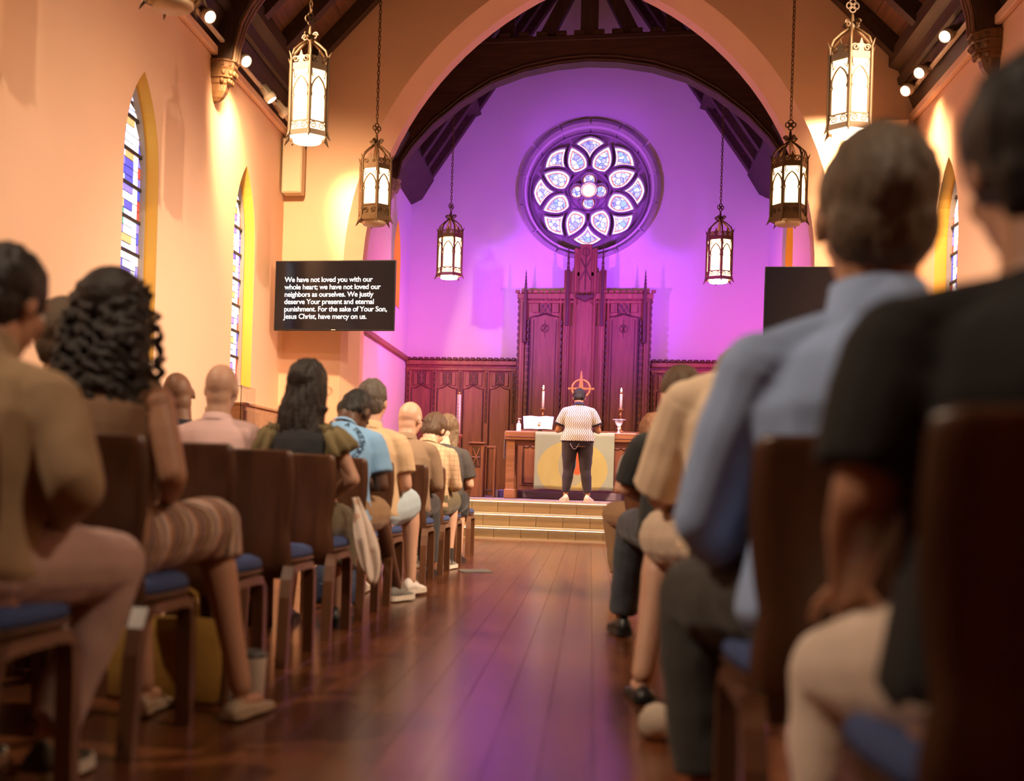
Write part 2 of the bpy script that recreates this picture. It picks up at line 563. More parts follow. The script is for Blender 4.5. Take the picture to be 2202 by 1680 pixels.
def window(name, sx, xw, cy, hw, z0, zs, c, label, glass=True, seed=1, depth=.13):
    rnd = random.Random(seed)
    out = lancet(hw, z0, zs, c)
    inn = lancet(hw - .035, z0 + .05, zs, c)
    inn2 = lancet(hw - .06, z0 + .075, zs, c)
    g = lambda d: (lambda u, z: (xw + sx * d, cy + u, z))
    w = struct(MB().loft([[g(depth)(*p) for p in out], [g(depth)(*p) for p in inn], [g(depth + .06)(*p) for p in inn2]], cap=False).build(name, 'stone'), label)
    MB().loft([[g(.002)(u * .992, z) for u, z in out], [g(depth)(u * .992, z) for u, z in out]], cap=False).build('reveal', 'lit_reveal', w, label='deep golden yellow reveal, reflected light in its colour')
    MB().loft([[g(.0)(*p) for p in [(hw, z0), (hw, z0 + .02), (-hw, z0 + .02), (-hw, z0)]], [g(depth)(*p) for p in [(hw, z0), (hw, z0 + .05), (-hw, z0 + .05), (-hw, z0)]]]).build('window_sill', 'stone', w)
    # stone joints of the frame
    h2, zz0 = hw - .06, z0 + .075
    xg = depth + .045
    if not glass:
        MB().prism(inn2, g(xg), g(xg + .01)).build('pane', 'g_amber', w)
        return w
    # glass pieces between saddle bars
    rows = 8
    top = zmax(0, h2, zs, c)
    dz = (top - zz0) / rows
    cols = [(-h2, -h2 + .07), (-h2 + .07, -h2 + .19), (-h2 + .19, 0), (0, h2 - .19), (h2 - .19, h2 - .07), (h2 - .07, h2)]
    pal = [['g_violet', 'g_violet', 'g_pale', 'g_red'], ['g_clear', 'g_clear', 'g_white', 'g_amber'], ['g_violet', 'g_blue', 'g_pale', 'g_white', 'g_pale', 'g_amber', 'g_green'], ['g_blue', 'g_violet', 'g_pale', 'g_white', 'g_amber', 'g_clear'], ['g_clear', 'g_clear', 'g_white'], ['g_blue', 'g_violet', 'g_violet', 'g_red']]
    for r_ in range(rows):
        a0 = zz0 + r_ * dz
        for ci, (u0, u1) in enumerate(cols):
            nsub = [3, 2, 4, 4, 2, 3][ci]
            for k in range(nsub):
                b0 = a0 + dz * k / nsub + (.016 if k == 0 else .006)
                b1 = a0 + dz * (k + 1) / nsub - (.016 if k == nsub - 1 else .006)
                e = .0055
                t0, t1 = min(b1, zmax(u0 + e, h2, zs, c) - .01), min(b1, zmax(u1 - e, h2, zs, c) - .01)
                if max(t0, t1) < b0 + .02: continue
                t0, t1 = max(t0, b0 + .004), max(t1, b0 + .004)
                q = [(u0 + e, b0), (u1 - e, b0), (u1 - e, t1), (u0 + e, t0)]
                m = 'g_clear' if r_ == 2 and k == nsub - 1 else rnd.choice(pal[ci])
                MB().prism(q, g(xg - .004), g(xg + .004)).build('glass_piece', m, w)
        if r_:
            MB().box(min(xw + sx * (xg - .02), xw + sx * (xg + .006)), max(xw + sx * (xg - .02), xw + sx * (xg + .006)), cy - h2, cy + h2, a0 - .016, a0 + .016).build('saddle_bar', 'lead', w)
    MB().prism(inn2, g(xg + .005), g(xg + .012)).build('lead_backing', 'lead', w)
    return w


window('window_1', -1, -4.1, 11.22, WIN_HW, WIN_Z0, WIN_ZS, WIN_C, 'nearer pointed stained glass window in the left wall', seed=3)
window('window_2', -1, -4.1, 14.81, WIN_HW, WIN_Z0, WIN_ZS, WIN_C, 'farther pointed stained glass window in the left wall', seed=8)
window('window_3', 1, 4.1, 15.05, WIN_HW, WIN_Z0, WIN_ZS, WIN_C, 'pointed stained glass window in the right wall', seed=11)
window('window_4', -1, -3.05, 20.3, .36, 3.62, 4.35, .55, 'small pointed window in the left chancel wall', glass=False)
window('window_5', 1, 3.05, 19.5, .36, 3.62, 4.35, .55, 'small pointed window in the right chancel wall', glass=False)

# ------------------------------------------------------------------ rose window
U = 1 / 661.0


def rp(r, a, y):
    return (RX + r * math.sin(a), y, RZ + r * math.cos(a))


rose = struct(MB().loft([[rp(1.07, 2 * math.pi * k / 64, y) for k in range(64)] for y in (21.90, 21.98)]).build('window_6', 'rosestone'), 'round rose window with petal tracery above the altar')
NV = 14
for k in range(NV):
    a0, a1 = 2 * math.pi * k / NV + .012, 2 * math.pi * (k + 1) / NV - .012
    secs = []
    for j in range(7):
        a = a0 + (a1 - a0) * j / 6
        secs.append([rp(1.21, a, 21.72), rp(1.21, a, 21.64), rp(1.15, a, 21.62), rp(1.10, a, 21.70), rp(1.05, a, 21.74), rp(1.04, a, 21.90), rp(1.21, a, 21.90)])
    MB().loft(secs).build('voussoir', 'rosestone', rose)


def pol(pts, th):
    """local (t, r) in metres turned by th"""
    return [(p[0] * math.cos(th) + p[1] * math.sin(th), -p[0] * math.sin(th) + p[1] * math.cos(th)) for p in pts]


def bez(p0, p1, p2, n):
    return [((1 - t) ** 2 * p0[0] + 2 * t * (1 - t) * p1[0] + t * t * p2[0], (1 - t) ** 2 * p0[1] + 2 * t * (1 - t) * p1[1] + t * t * p2[1]) for t in [i / n for i in range(n)]]


petal = bez((-78, 262), (-168, 395), (0, 566), 8) + bez((0, 566), (168, 395), (78, 262), 8) + bez((78, 262), (0, 232), (-78, 262), 4)
outer = bez((0, 380), (-30, 480), (-170, 550), 6) + bez((-170, 550), (-92, 618), (0, 630), 5) + bez((0, 630), (92, 618), (170, 550), 5) + bez((170, 550), (30, 480), (0, 380), 6)
lobe = [(math.sin(a) * 84, 128 + math.cos(a) * 84) for a in [-2.3 + 4.6 * i / 14 for i in range(15)]]
disc = [(math.sin(a) * 86, math.cos(a) * 86) for a in [2 * math.pi * i / 24 for i in range(24)]]


def scaled(poly, s):
    cx = sum(p[0] for p in poly) / len(poly); cz = sum(p[1] for p in poly) / len(poly)
    return [(cx + (p[0] - cx) * s, cz + (p[1] - cz) * s) for p in poly]


def ring_resample(poly, n):
    L_ = [0]
    for i in range(len(poly)):
        a, b = poly[i], poly[(i + 1) % len(poly)]
        L_.append(L_[-1] + math.hypot(b[0] - a[0], b[1] - a[1]))
    out = []
    for k in range(n):
        t = L_[-1] * k / n
        for i in range(len(poly)):
            if L_[i] <= t <= L_[i + 1] + 1e-9:
                f = (t - L_[i]) / max(1e-9, L_[i + 1] - L_[i])
                a, b = poly[i], poly[(i + 1) % len(poly)]
                out.append((a[0] + (b[0] - a[0]) * f, a[1] + (b[1] - a[1]) * f)); break
    return out


def at_rose(y):
    return lambda u, z: (RX + u, y, RZ + z)


def rose_pane(poly, th, nb, pm='rosepane', bm_='rosewhite', bw=.80, rib=1.13, shrink=.93, fy=0.0):
    poly = scaled(pol([(a * U, b * U) for a, b in poly], th), shrink)
    o = scaled(poly, rib); i0 = scaled(poly, 1.0)
    MB().loft([[at_rose(21.90)(*p) for p in o], [at_rose(21.80 - fy)(*p) for p in scaled(poly, rib * .985)], [at_rose(21.80 - fy)(*p) for p in scaled(poly, 1.02)], [at_rose(21.90)(*p) for p in i0]], cap=False).build('tracery_rib', 'rosestone', rose)
    pane = MB().prism(scaled(poly, bw - .08), at_rose(21.868 - fy), at_rose(21.874 - fy)).build('pane', pm, rose)
    MB().loft([[at_rose(21.866 - fy)(*p) for p in scaled(poly, bw - .005)], [at_rose(21.866 - fy)(*p) for p in scaled(poly, bw - .085)]], cap=False).build('red_fillet', 'rosered', pane)
    if nb:
        n = nb * 4
        ro, ri = ring_resample(scaled(poly, .985), n), ring_resample(scaled(poly, bw), n)
        mbs = MB().prism(scaled(poly, 1.0), at_rose(21.876), at_rose(21.88)).build('lead_backing', 'lead', pane)
        for k in range(nb):
            idx = [(k * 4 + j) % n for j in range(5)]
            A, B = [ro[i] for i in idx], [ri[i] for i in idx]
            for X in (A, B):
                X[0] = lerp(X[0], X[1], .14); X[4] = lerp(X[4], X[3], .14)
            MB().loft([[at_rose(21.866 - fy)(*p) for p in A], [at_rose(21.866 - fy)(*p) for p in B], [at_rose(21.873)(*p) for p in B], [at_rose(21.873)(*p) for p in A]], cap=False, closed=False).build('border_piece', bm_, pane)


for k in range(8):
    rose_pane(petal, R(22.5 + 45 * k), 14)
    rose_pane(outer, R(45 * k), 13, bw=.76)
for k in range(4):
    rose_pane(lobe, R(90 * k), 0, bw=.86, rib=1.2)
rose_pane(disc, 0, 10, pm='rosepink', bm_='rosepink', bw=.9, rib=1.10, shrink=1.05, fy=.10)
MB().tube([rp(236 * U, 2 * math.pi * k / 40, 21.87) for k in range(40)], .022, 6, True).build('tracery_ring', 'rosestone', rose)
MB().tube([rp(672 * U, 2 * math.pi * k / 48, 21.87) for k in range(48)], .022, 6, True).build('tracery_ring', 'rosestone', rose)

# ------------------------------------------------------------------ steps
steps = struct(MB().box(-2.75, 2.75, 16.24, 16.83, 0, .16).build('steps', 'joint'), 'three stone steps with lit nosings before the chancel')
MB().box(-2.75, 2.75, 16.54, 16.83, .16, .33).build('step_core', 'joint', steps)
MB().box(-2.75, 2.75, 16.1, 16.155, 0, .025).build('base_trim', 'nosing', steps)
blk = MB().bbox(0, .347, 0, .06, 0, .147, .004).mesh('step_block')
blk.materials.append(M['stepstone'])
for s_ in range(3):
    yy, zz = 16.15 + .30 * s_, .17 * s_
    for k in range(17):
        xx = -2.75 + .35 * k - (.17 if s_ % 2 else 0)
        if xx < -2.76 or xx > 2.45: continue
        b = bpy.data.objects.new('step_block', blk); COL.objects.link(b); b.parent = steps; b.location = (xx, yy, zz)
    MB().bbox(-2.75, 2.75, yy - .025, yy + .30, zz + .152, zz + .17, .005).build('tread', 'nosing', steps)
    MB().box(-2.75, 2.75, yy - .022, yy - .004, zz + .143, zz + .1515).build('light_strip', 'led', steps, label='glowing warm white strip under the step nosing')

# ------------------------------------------------------------------ nave roof
ceil = MB()
def rz(x): return 6.46 + (3.874 - abs(x)) * 1.03
for s_ in (-1, 1):
    ceil.loft([[(s_ * 4.6, y, rz(4.6)), (0, y, rz(0)), (0, y, rz(0) + .2), (s_ * 4.6, y, rz(4.6) + .2)] for y in (-2.6, 16.7)])
ceil = struct(ceil.build('ceiling', 'deck'), 'dark timber open roof of the nave')
def slope_pt(s_, d, y, off):
    """d metres up the slope from the eave, off metres below the deck"""
    n = math.hypot(1, 1.03)
    x = 4.3 - d / n
    return (s_ * (x - off * 1.03 / n), y, rz(x) - off / n)
for s_ in (-1, 1):
    for y in [16.52, 15.44, 14.36, 12.2, 11.12, 10.04, 8.96]:
        MB().loft([[slope_pt(s_, .2, y + a, b), slope_pt(s_, 5.2, y + a, b)][::1] + [slope_pt(s_, 5.2, y + a, b2), slope_pt(s_, .2, y + a, b2)] for a, b, b2 in [(-.08, 0, .20), (.08, 0, .20)]]).build('rafter', 'darkwood_y', ceil)
    for k in range(9):
        d0 = .3 + k * .38
        MB().loft([[slope_pt(s_, d0, y, 0), slope_pt(s_, d0 + .372, y, 0), slope_pt(s_, d0 + .372, y, .012), slope_pt(s_, d0, y, .012)] for y in (6.0, 16.69)]).build('board', 'deck', ceil)
    # slanted wall plate and moulded cornice
    MB().loft([[(s_ * 4.12, y, 5.56), (s_ * 3.90, y, 6.12), (s_ * 3.78, y, 6.18), (s_ * 3.78, y, 6.36), (s_ * 4.2, y, 6.4)] for y in (-2.6, 16.69)]).build('wall_plate', 'darkwood_y', ceil)
    MB().loft([[(s_ * 3.945, y, 5.93), (s_ * 3.90, y, 5.95), (s_ * 3.885, y, 6.03), (s_ * 3.92, y, 6.06)] for y in (-2.6, 16.69)]).build('moulding', 'darkwood_y', ceil)
struct(MB().bbox(-4.1, -4.03, -2.6, 16.69, 5.46, 5.57, .015).build('trim_1', 'plaster'), 'pale picture rail along the top of the left wall')
struct(MB().bbox(4.03, 4.1, -2.6, 16.69, 5.46, 5.57, .015).build('trim_2', 'plaster'), 'pale picture rail along the top of the right wall')


def corbel(parent, sx, xw, y, ztop, h, w, d, m='corbel'):
    """carved corbel against a wall: moulded cap, foliage bands, fluted pendant; three half-octagon tiers"""
    def ring(z, k, q=1.0):
        W_, D_ = w * k, d * k
        return [(xw, y - W_, z), (xw - sx * D_ * .55, y - W_, z), (xw - sx * D_, y - W_ * .5, z), (xw - sx * D_, y + W_ * .5, z), (xw - sx * D_ * .55, y + W_, z), (xw, y + W_, z)]
    prof = [(0, .98), (.03, 1.04), (.06, 1.04), (.08, .95), (.19, .93), (.22, .98), (.25, .93), (.40, .86), (.44, .9), (.47, .76), (.56, .72), (.60, .62), (.75, .56), (.88, .42), (.97, .24), (1.0, .1)]
    c = MB().loft([ring(ztop - h * t, k) for t, k in prof]).build('corbel', m, parent)
    for t0, n, k in ((.13, 7, .97),):
        for i in range(n):
            a = -1 + 2 * i / (n - 1)
            yy = y + a * w * .88
            dd = d * k if abs(a) < .55 else d * k * (.60 + (1 - abs(a)) * .85)
            MB().bbox(min(xw - sx * dd, xw - sx * (dd - .03)) - .012, max(xw - sx * dd, xw - sx * (dd - .03)) + .0, yy - .018, yy + .018, ztop - h * (t0 + .05), ztop - h * (t0 - .04), .004).build('dentil', m, c)
    for t0, n, k in ((.33, 7, .93), (.52, 6, .78)):
        for i in range(n):
            a = -1 + 2 * i / (n - 1)
            yy = y + a * w * k * .9
            dd = d * k if abs(a) < .55 else d * k * (.60 + (1 - abs(a)) * .85)
            MB().lathe([(.002, -.030), (.022, -.012), (.026, .008), (.014, .028), (.002, .036)], (xw - sx * dd, yy, ztop - h * t0), 8).build('leaf', m, c, True)
    for i in range(6):
        a = -.8 + 1.6 * i / 5
        MB().tube([(xw - sx * d * .60 * (1 - .35 * abs(a)), y + a * w * .55, ztop - h * .62), (xw - sx * d * .50 * (1 - .35 * abs(a)), y + a * w * .46, ztop - h * .78), (xw - sx * d * .18, y + a * w * .12, ztop - h * .985)], [.014, .013, .005], 6).build('flute', m, c, True)


def nave_truss(y, label):
    t = thing('roof_truss', label, 'truss', (0, 0, 0))
    for s_ in (-1, 1):
        curve = [(3.87, 5.40), (3.85, 5.60), (3.79, 5.83), (3.69, 6.02), (3.55, 6.20), (3.3, 6.47), (2.8, 6.95), (2.2, 7.4), (1.2, 7.9), (0, 8.15)]
        back = [(0, 8.6), (1.2, 8.4), (2.2, 7.95), (3.0, 7.25), (3.75, 6.5), (4.1, 6.2), (4.1, 5.40)]
        MB().prism([(s_ * a, b) for a, b in curve + back], lambda u, z: (u, y - .13, z), lambda u, z: (u, y + .13, z)).build('brace', 'darkwood', t)
        for q in (-.085, .0, .085):
            MB().tube([(s_ * (a - .012), y + q, b) for a, b in curve], .022, 6).build('moulding', 'corbel', t)  # lighter wood puts the lit edge of the brace into the colour
        MB().prism([(s_ * 4.1, 6.2), (0, 10.1), (0, 9.7), (s_ * 4.1, 5.8)], lambda u, z: (u, y - .1, z), lambda u, z: (u, y + .1, z)).build('principal_rafter', 'darkwood', t)
        corbel(t, s_, s_ * 4.1, y, 5.42, .46, .17, .26)
    return t


nave_truss(13.4, 'dark timber nave roof truss on carved bracket corbels')

# ------------------------------------------------------------------ chancel roof and truss
def cz(x): return 6.05 + (2.887 - abs(x)) * 1.48
cc = MB()
for s_ in (-1, 1):
    cc.loft([[(s_ * 3.4, y, cz(3.4)), (0, y, cz(0)), (0, y, cz(0) + .2), (s_ * 3.4, y, cz(3.4) + .2)] for y in (17.2, 21.9)])
cc = struct(cc.build('ceiling_chancel', 'deck'), 'dark timber open roof of the chancel')
def cslope(s_, d, y, off):
    n = math.hypot(1, 1.48)
    x = 3.2 - d / n
    return (s_ * (x - off * 1.48 / n), y, cz(x) - off / n)
for s_ in (-1, 1):
    for y in [21.6, 20.95, 20.3, 19.65, 18.4, 17.75]:
        MB().loft([[cslope(s_, .2, y + a, 0), cslope(s_, 5.2, y + a, 0), cslope(s_, 5.2, y + a, .16), cslope(s_, .2, y + a, .16)] for a in (-.09, .09)]).build('rafter', 'darkwood_y', cc)
    MB().loft([[(s_ * 3.06, y, 5.62), (s_ * 2.86, y, 5.72), (s_ * 2.66, y, 6.05), (s_ * 2.72, y, 6.30), (s_ * 3.06, y, 6.25)] for y in (17.2, 21.69)]).build('wall_plate', 'darkwood_y', cc)
    MB().loft([[(s_ * (1.97 + a), y, 7.22 + b) for a, b in [(.10, -.12), (.16, .1), (-.05, .16), (-.12, -.02)]] for y in (17.2, 21.69)]).build('purlin', 'darkwood_y', cc)
ty = 19.0
ct = thing('chancel_truss', 'dark arched timber truss with battlemented beam spanning the chancel', 'truss')
low = [(2.86, 5.40), (2.82, 5.62), (2.66, 5.86), (2.35, 6.20), (1.9, 6.56), (1.45, 6.83), (.95, 7.0), (.45, 7.09), (0, 7.12)]
lowf = low + [(-a, b) for a, b in reversed(low[:-1])]
MB().prism(lowf + [(-3.05, 5.40), (-3.05, 6.0), (-2.6, 6.6), (-1.9, 7.25), (-1.6, 7.50), (1.6, 7.50), (1.9, 7.25), (2.6, 6.6), (3.05, 6.0), (3.05, 5.40)], lambda u, z: (u, ty - .14, z), lambda u, z: (u, ty + .14, z)).build('tie_beam', 'darkwood_x', ct)
for q, dz in ((-.15, .03), (-.15, .09)):
    MB().tube([(a * .995, ty + q, b + dz) for a, b in lowf], .02, 6).build('moulding', 'darkwood_x', ct)
MB().bbox(-1.75, 1.75, ty - .17, ty + .17, 7.44, 7.52, .01).build('rail', 'darkwood_x', ct)
mer = MB().bbox(-.085, .085, -.16, .16, 0, .075, .008).mesh('merlon'); mer.materials.append(M['darkwood_x'])
for k in range(12):
    m_ = bpy.data.objects.new('merlon', mer); COL.objects.link(m_); m_.parent = ct; m_.location = (-1.54 + .28 * k, ty, 7.52)
MB().bbox(-.13, .13, ty - .12, ty + .12, 7.5, 9.9, .01).build('king_post', 'darkwood', ct)
for s_ in (-1, 1):
    MB().prism([(s_ * .55, 7.5), (s_ * .78, 7.5), (s_ * .16, 8.7), (s_ * .05, 8.5)], lambda u, z: (u, ty - .09, z), lambda u, z: (u, ty + .09, z)).build('strut', 'darkwood', ct)
    MB().prism([(s_ * 1.12, 7.5), (s_ * 1.34, 7.5), (s_ * 1.34, 8.2), (s_ * 1.12, 8.5)], lambda u, z: (u, ty - .09, z), lambda u, z: (u, ty + .09, z)).build('queen_post', 'darkwood', ct)
    MB().prism([(s_ * 3.05, 5.9), (0, 10.4), (0, 10.05), (s_ * 3.05, 5.5)], lambda u, z: (u, ty - .1, z), lambda u, z: (u, ty + .1, z)).build('principal_rafter', 'darkwood', ct)
    corbel(ct, s_, s_ * 3.05, ty, 5.42, .34, .15, .22, 'stone')

# chancel dado rails
struct(MB().bbox(-3.05, -3.0, 17.2, 21.66, 2.82, 2.92, .015).build('trim_3', 'oak'), 'brown wooden rail along the left chancel wall')
struct(MB().bbox(3.0, 3.05, 17.2, 21.66, 2.82, 2.92, .015).build('trim_4', 'oak'), 'brown wooden rail along the right chancel wall')

# ------------------------------------------------------------------ reredos
XC = .03
rr = thing('reredos', 'tall carved oak reredos with pinnacles under the rose window', 'altarpiece', (XC, 21.4, Z1))
MB().box(-1.12, 1.12, .06, .29, 0, 3.50).build('back_panel', 'oak', rr)
MB().box(-.34, .34, .03, .28, 3.4, 3.86).build('tower_base', 'oak', rr)
MB().box(-.19, .19, .03, .28, 3.8, 4.26).build('tower', 'oak', rr)
for s_ in (-1, 1):
    MB().bbox(s_ * .64 - .5, s_ * .64 + .5, .0, .07, 3.40, 3.50, .012).build('cornice', 'oak', rr)
    MB().bbox(s_ * .64 - .5, s_ * .64 + .5, .015, .07, 3.33, 3.38, .012).build('moulding', 'oak', rr)
    for k in range(9):
        MB().bbox(s_ * .74 - .40 + .1 * k - .038, s_ * .74 - .40 + .1 * k + .038, .0, .06, 3.505, 3.555, .006).build('merlon', 'oak', rr)
    # wing panel, its frame and carved block
    cx = s_ * .66
    MB().prism([(cx - .24, .0), (cx + .24, .0), (cx + .24, 3.08), (cx + .12, 3.10), (cx, 3.135), (cx - .12, 3.10), (cx - .24, 3.08)], lambda u, z: (u, .045, z), lambda u, z: (u, .06, z)).build('wing_panel', 'oak', rr)
    MB().tube([(cx - .25, .035, 0), (cx - .25, .035, 3.09), (cx - .12, .03, 3.115), (cx, .03, 3.15), (cx + .12, .03, 3.115), (cx + .25, .035, 3.09), (cx + .25, .035, 0)], .014, 6).build('panel_moulding', 'oak_dark', rr)
    for q in (-.19, .19):
        MB().bbox(cx + q - .006, cx + q + .006, .035, .05, 0, 3.05, .002).build('bead', 'oak_dark', rr)
    b_ = MB().bbox(cx - .10, cx + .10, .04, .06, 3.14, 3.42, .004).build('carved_block', 'oak_dark', rr)
    for a0, a1 in (((-.085, 3.15), (.085, 3.41)), ((.085, 3.15), (-.085, 3.41)), ((-.09, 3.28), (0, 3.41)), ((.09, 3.28), (0, 3.41)), ((-.09, 3.28), (0, 3.15)), ((.09, 3.28), (0, 3.15))):
        MB().tube([(cx + a0[0], .035, a0[1]), (cx + a1[0], .035, a1[1])], .010, 6).build('tracery', 'oak', b_)
    for q in (-.17, .17):
        MB().bbox(cx + q - .058, cx + q + .058, .02, .06, 3.17, 3.33, .008).build('shoulder_block', 'oak', rr)
    em = MB().tube([(cx + .065 * math.cos(a), .04, 2.90 + .065 * math.sin(a)) for a in [2 * math.pi * k / 20 for k in range(20)]], .007, 6, True).build('medallion', 'oak_dark', rr)
    MB().tube([(cx, .04, 2.74), (cx, .04, 3.05)], .005, 5).build('medallion_staff', 'oak_dark', em)
    if s_ < 0:
        for a0, a1 in (((-.045, -.04), (.045, .05)), ((.045, -.04), (-.045, .05))):
            MB().tube([(cx + a0[0], .038, 2.90 + a0[1]), (cx + a1[0], .038, 2.90 + a1[1])], .007, 5).build('medallion_bar', 'oak_dark', em)
    else:
        MB().lathe([(.012, -.045), (.030, -.03), (.008, -.01), (.028, .02), (.032, .04)], (cx, .045, 2.90), 10).build('medallion_cup', 'oak_dark', em)
    # pilasters
    for px_, w_, zt in ((1.06, .06, 3.45), (.30, .055, 3.9), (.40, .02, 3.4), (.165, .03, 4.28)):
        MB().bbox(s_ * px_ - w_, s_ * px_ + w_, .01, .07, 0, zt, .012).build('pilaster', 'oak', rr)
        MB().bbox(s_ * px_ - w_ * .4, s_ * px_ + w_ * .4, -.005, .02, 0, zt - .1, .006).build('pilaster_rib', 'oak', rr)
    # slender pinnacles standing proud
    for px_, z0, z1, zt in ((1.0, 2.68, 3.62, 3.90), (.29, 2.97, 3.95, 4.36)):
        pn = MB().bbox(s_ * px_ - .024, s_ * px_ + .024, -.05, -.002, z0, z1, .008).build('pinnacle', 'oak_dark', rr)
        MB().bbox(s_ * px_ - .032, s_ * px_ + .032, -.06, .0, z0 - .03, z0 + .01, .006).build('pinnacle_foot', 'oak_dark', pn)
        n = 9
        MB().lathe([(.022 * (1 - i / n * .8) * (1.25 if i % 2 else .8), (zt - z1) * i / n) for i in range(n)] + [(.002, zt - z1)], (s_ * px_, -.026, z1), 8).build('spire', 'oak_dark', pn)
    # carved scallop bands
    for px_, z0, z1 in ((1.095, .7, 3.42), (.93, .6, 3.05), (.395, .6, 3.05)):
        n = int((z1 - z0) / .116)
        for k in range(n):
            zc = z1 - .058 - k * .116
            MB().prism([(s_ * px_ + (.034 * math.cos(a) * (1 if px_ != .395 else -1)) * s_, zc + .048 * math.sin(a)) for a in [-math.pi / 2 + math.pi * i / 8 for i in range(9)]], lambda u, z: (u, -.008, z), lambda u, z: (u, .03, z)).build('scallop', 'oak_dark', rr)
# tower niche
MB().prism([(-.135, .4), (.135, .4), (.135, 3.30), (.08, 3.36), (0, 3.40), (-.08, 3.36), (-.135, 3.30)], lambda u, z: (u, .035, z), lambda u, z: (u, .06, z)).build('niche_panel', 'oak', rr)
MB().bbox(-.10, .10, .0, .04, 3.46, 4.34, .008).build('tower_panel', 'oak', rr)
MB().prism([(-.15, 3.46), (.15, 3.46), (.14, 3.42), (.06, 3.39), (0, 3.35), (-.06, 3.39), (-.14, 3.42)], lambda u, z: (u, -.07, z), lambda u, z: (u, .03, z)).build('canopy', 'oak_dark', rr)
for a in (-.12, -.04, .04, .12):
    MB().lathe([(.022, 0), (.026, .02), (.004, .07)], (a, -.06, 3.44), 6).build('canopy_crest', 'oak_dark', rr)
for a0, a1 in (((-.09, 3.72), (.09, 4.10)), ((.09, 3.72), (-.09, 4.10)), ((0, 3.55), (0, 4.28))):
    MB().tube([(a0[0], -.006, a0[1]), (a1[0], -.006, a1[1])], .009, 6).build('crossed_staff', 'oak_dark', rr)
MB().tube([(.055 * math.cos(a), -.006, 4.2 + .075 * math.sin(a)) for a in [2 * math.pi * k / 18 for k in range(18)]], .007, 6, True).build('monogram_loop', 'oak_dark', rr)


# ------------------------------------------------------------------ wainscot
def wainscot(x0, x1, label, s_):
    t = thing('wainscot', label, 'panelling', (0, 21.55, Z1))
    MB().box(x0, x1, .05, .14, 0, 2.38).build('back_board', 'oak', t)
    MB().bbox(x0, x1, -.03, .06, 2.26, 2.34, .012).build('cornice', 'oak', t)
    MB().bbox(x0, x1, -.005, .06, 2.16, 2.22, .012).build('moulding', 'oak', t)
    n = int((x1 - x0) / .098)
    for k in range(n):
        c = x0 + (k + .5) * (x1 - x0) / n
        MB().bbox(c - .036, c + .036, -.03, .05, 2.345, 2.395, .006).build('merlon', 'oak_dark', t)
    nb = 4
    w = (x1 - x0 - .1) / nb
    for b in range(nb + 1):
        c = x0 + .05 + b * w
        st = MB().bbox(c - .045, c + .045, .01, .06, 0, 2.18, .01).build('stile', 'oak', t)
        MB().bbox(c - .018, c + .018, -.008, .02, 1.25, 2.14, .004).build('carved_strip', 'oak_dark', st)
        for j in range(8):
            MB().lathe([(.002, -.03), (.011, 0), (.002, .03)], (c, -.010, 1.32 + j * .105), 6).build('bead', 'oak', st)
    for b in range(nb):
        c = x0 + .05 + (b + .5) * w
        h = w / 2 - .06
        MB().prism([(c - h, 0), (c + h, 0), (c + h, 1.83), (c + h * .5, 1.85), (c, 1.90), (c - h * .5, 1.85), (c - h, 1.83)], lambda u, z: (u, .035, z), lambda u, z: (u, .05, z)).build('panel', 'oak', t)
        MB().tube([(c - h, .03, 0), (c - h, .03, 1.84), (c - h * .5, .028, 1.86), (c, .028, 1.91), (c + h * .5, .028, 1.86), (c + h, .03, 1.84), (c + h, .03, 0)], .010, 6).build('panel_moulding', 'oak_dark', t)
        cb = MB().bbox(c - .075, c + .075, .025, .05, 1.92, 2.14, .004).build('carved_block', 'oak_dark', t)
        for a0, a1 in (((-.06, 1.93), (.06, 2.13)), ((.06, 1.93), (-.06, 2.13)), ((0, 1.93), (0, 2.13))):
            MB().tube([(c + a0[0], .02, a0[1]), (c + a1[0], .02, a1[1])], .009, 6).build('tracery', 'oak', cb)
        for q in (-1, 1):
            MB().bbox(c + q * .11 - .034, c + q * .11 + .034, .015, .05, 1.90, 2.13, .006).build('shoulder_block', 'oak', t)
    return t


wainscot(-3.04, -1.10, 'carved oak wall panelling left of the reredos', -1)
wainscot(1.17, 3.04, 'carved oak wall panelling right of the reredos', 1)

# ------------------------------------------------------------------ hanging lanterns
LR = .195


def hexp(r, k, z, rot=0.0):
    a = rot + math.pi / 3 * k
    return (r * math.cos(a), r * math.sin(a), z)


def spiral(c, u, v, r, turns=1.4, n=14, rad=.008):
    pts = []
    for i in range(n + 1):
        t = i / n
        a = 2 * math.pi * turns * t
        q = r * (1 - .75 * t)
        pts.append(tuple(c[j] + u[j] * q * math.cos(a) + v[j] * q * math.sin(a) for j in range(3)))
    return MB().tube(pts, rad, 5)


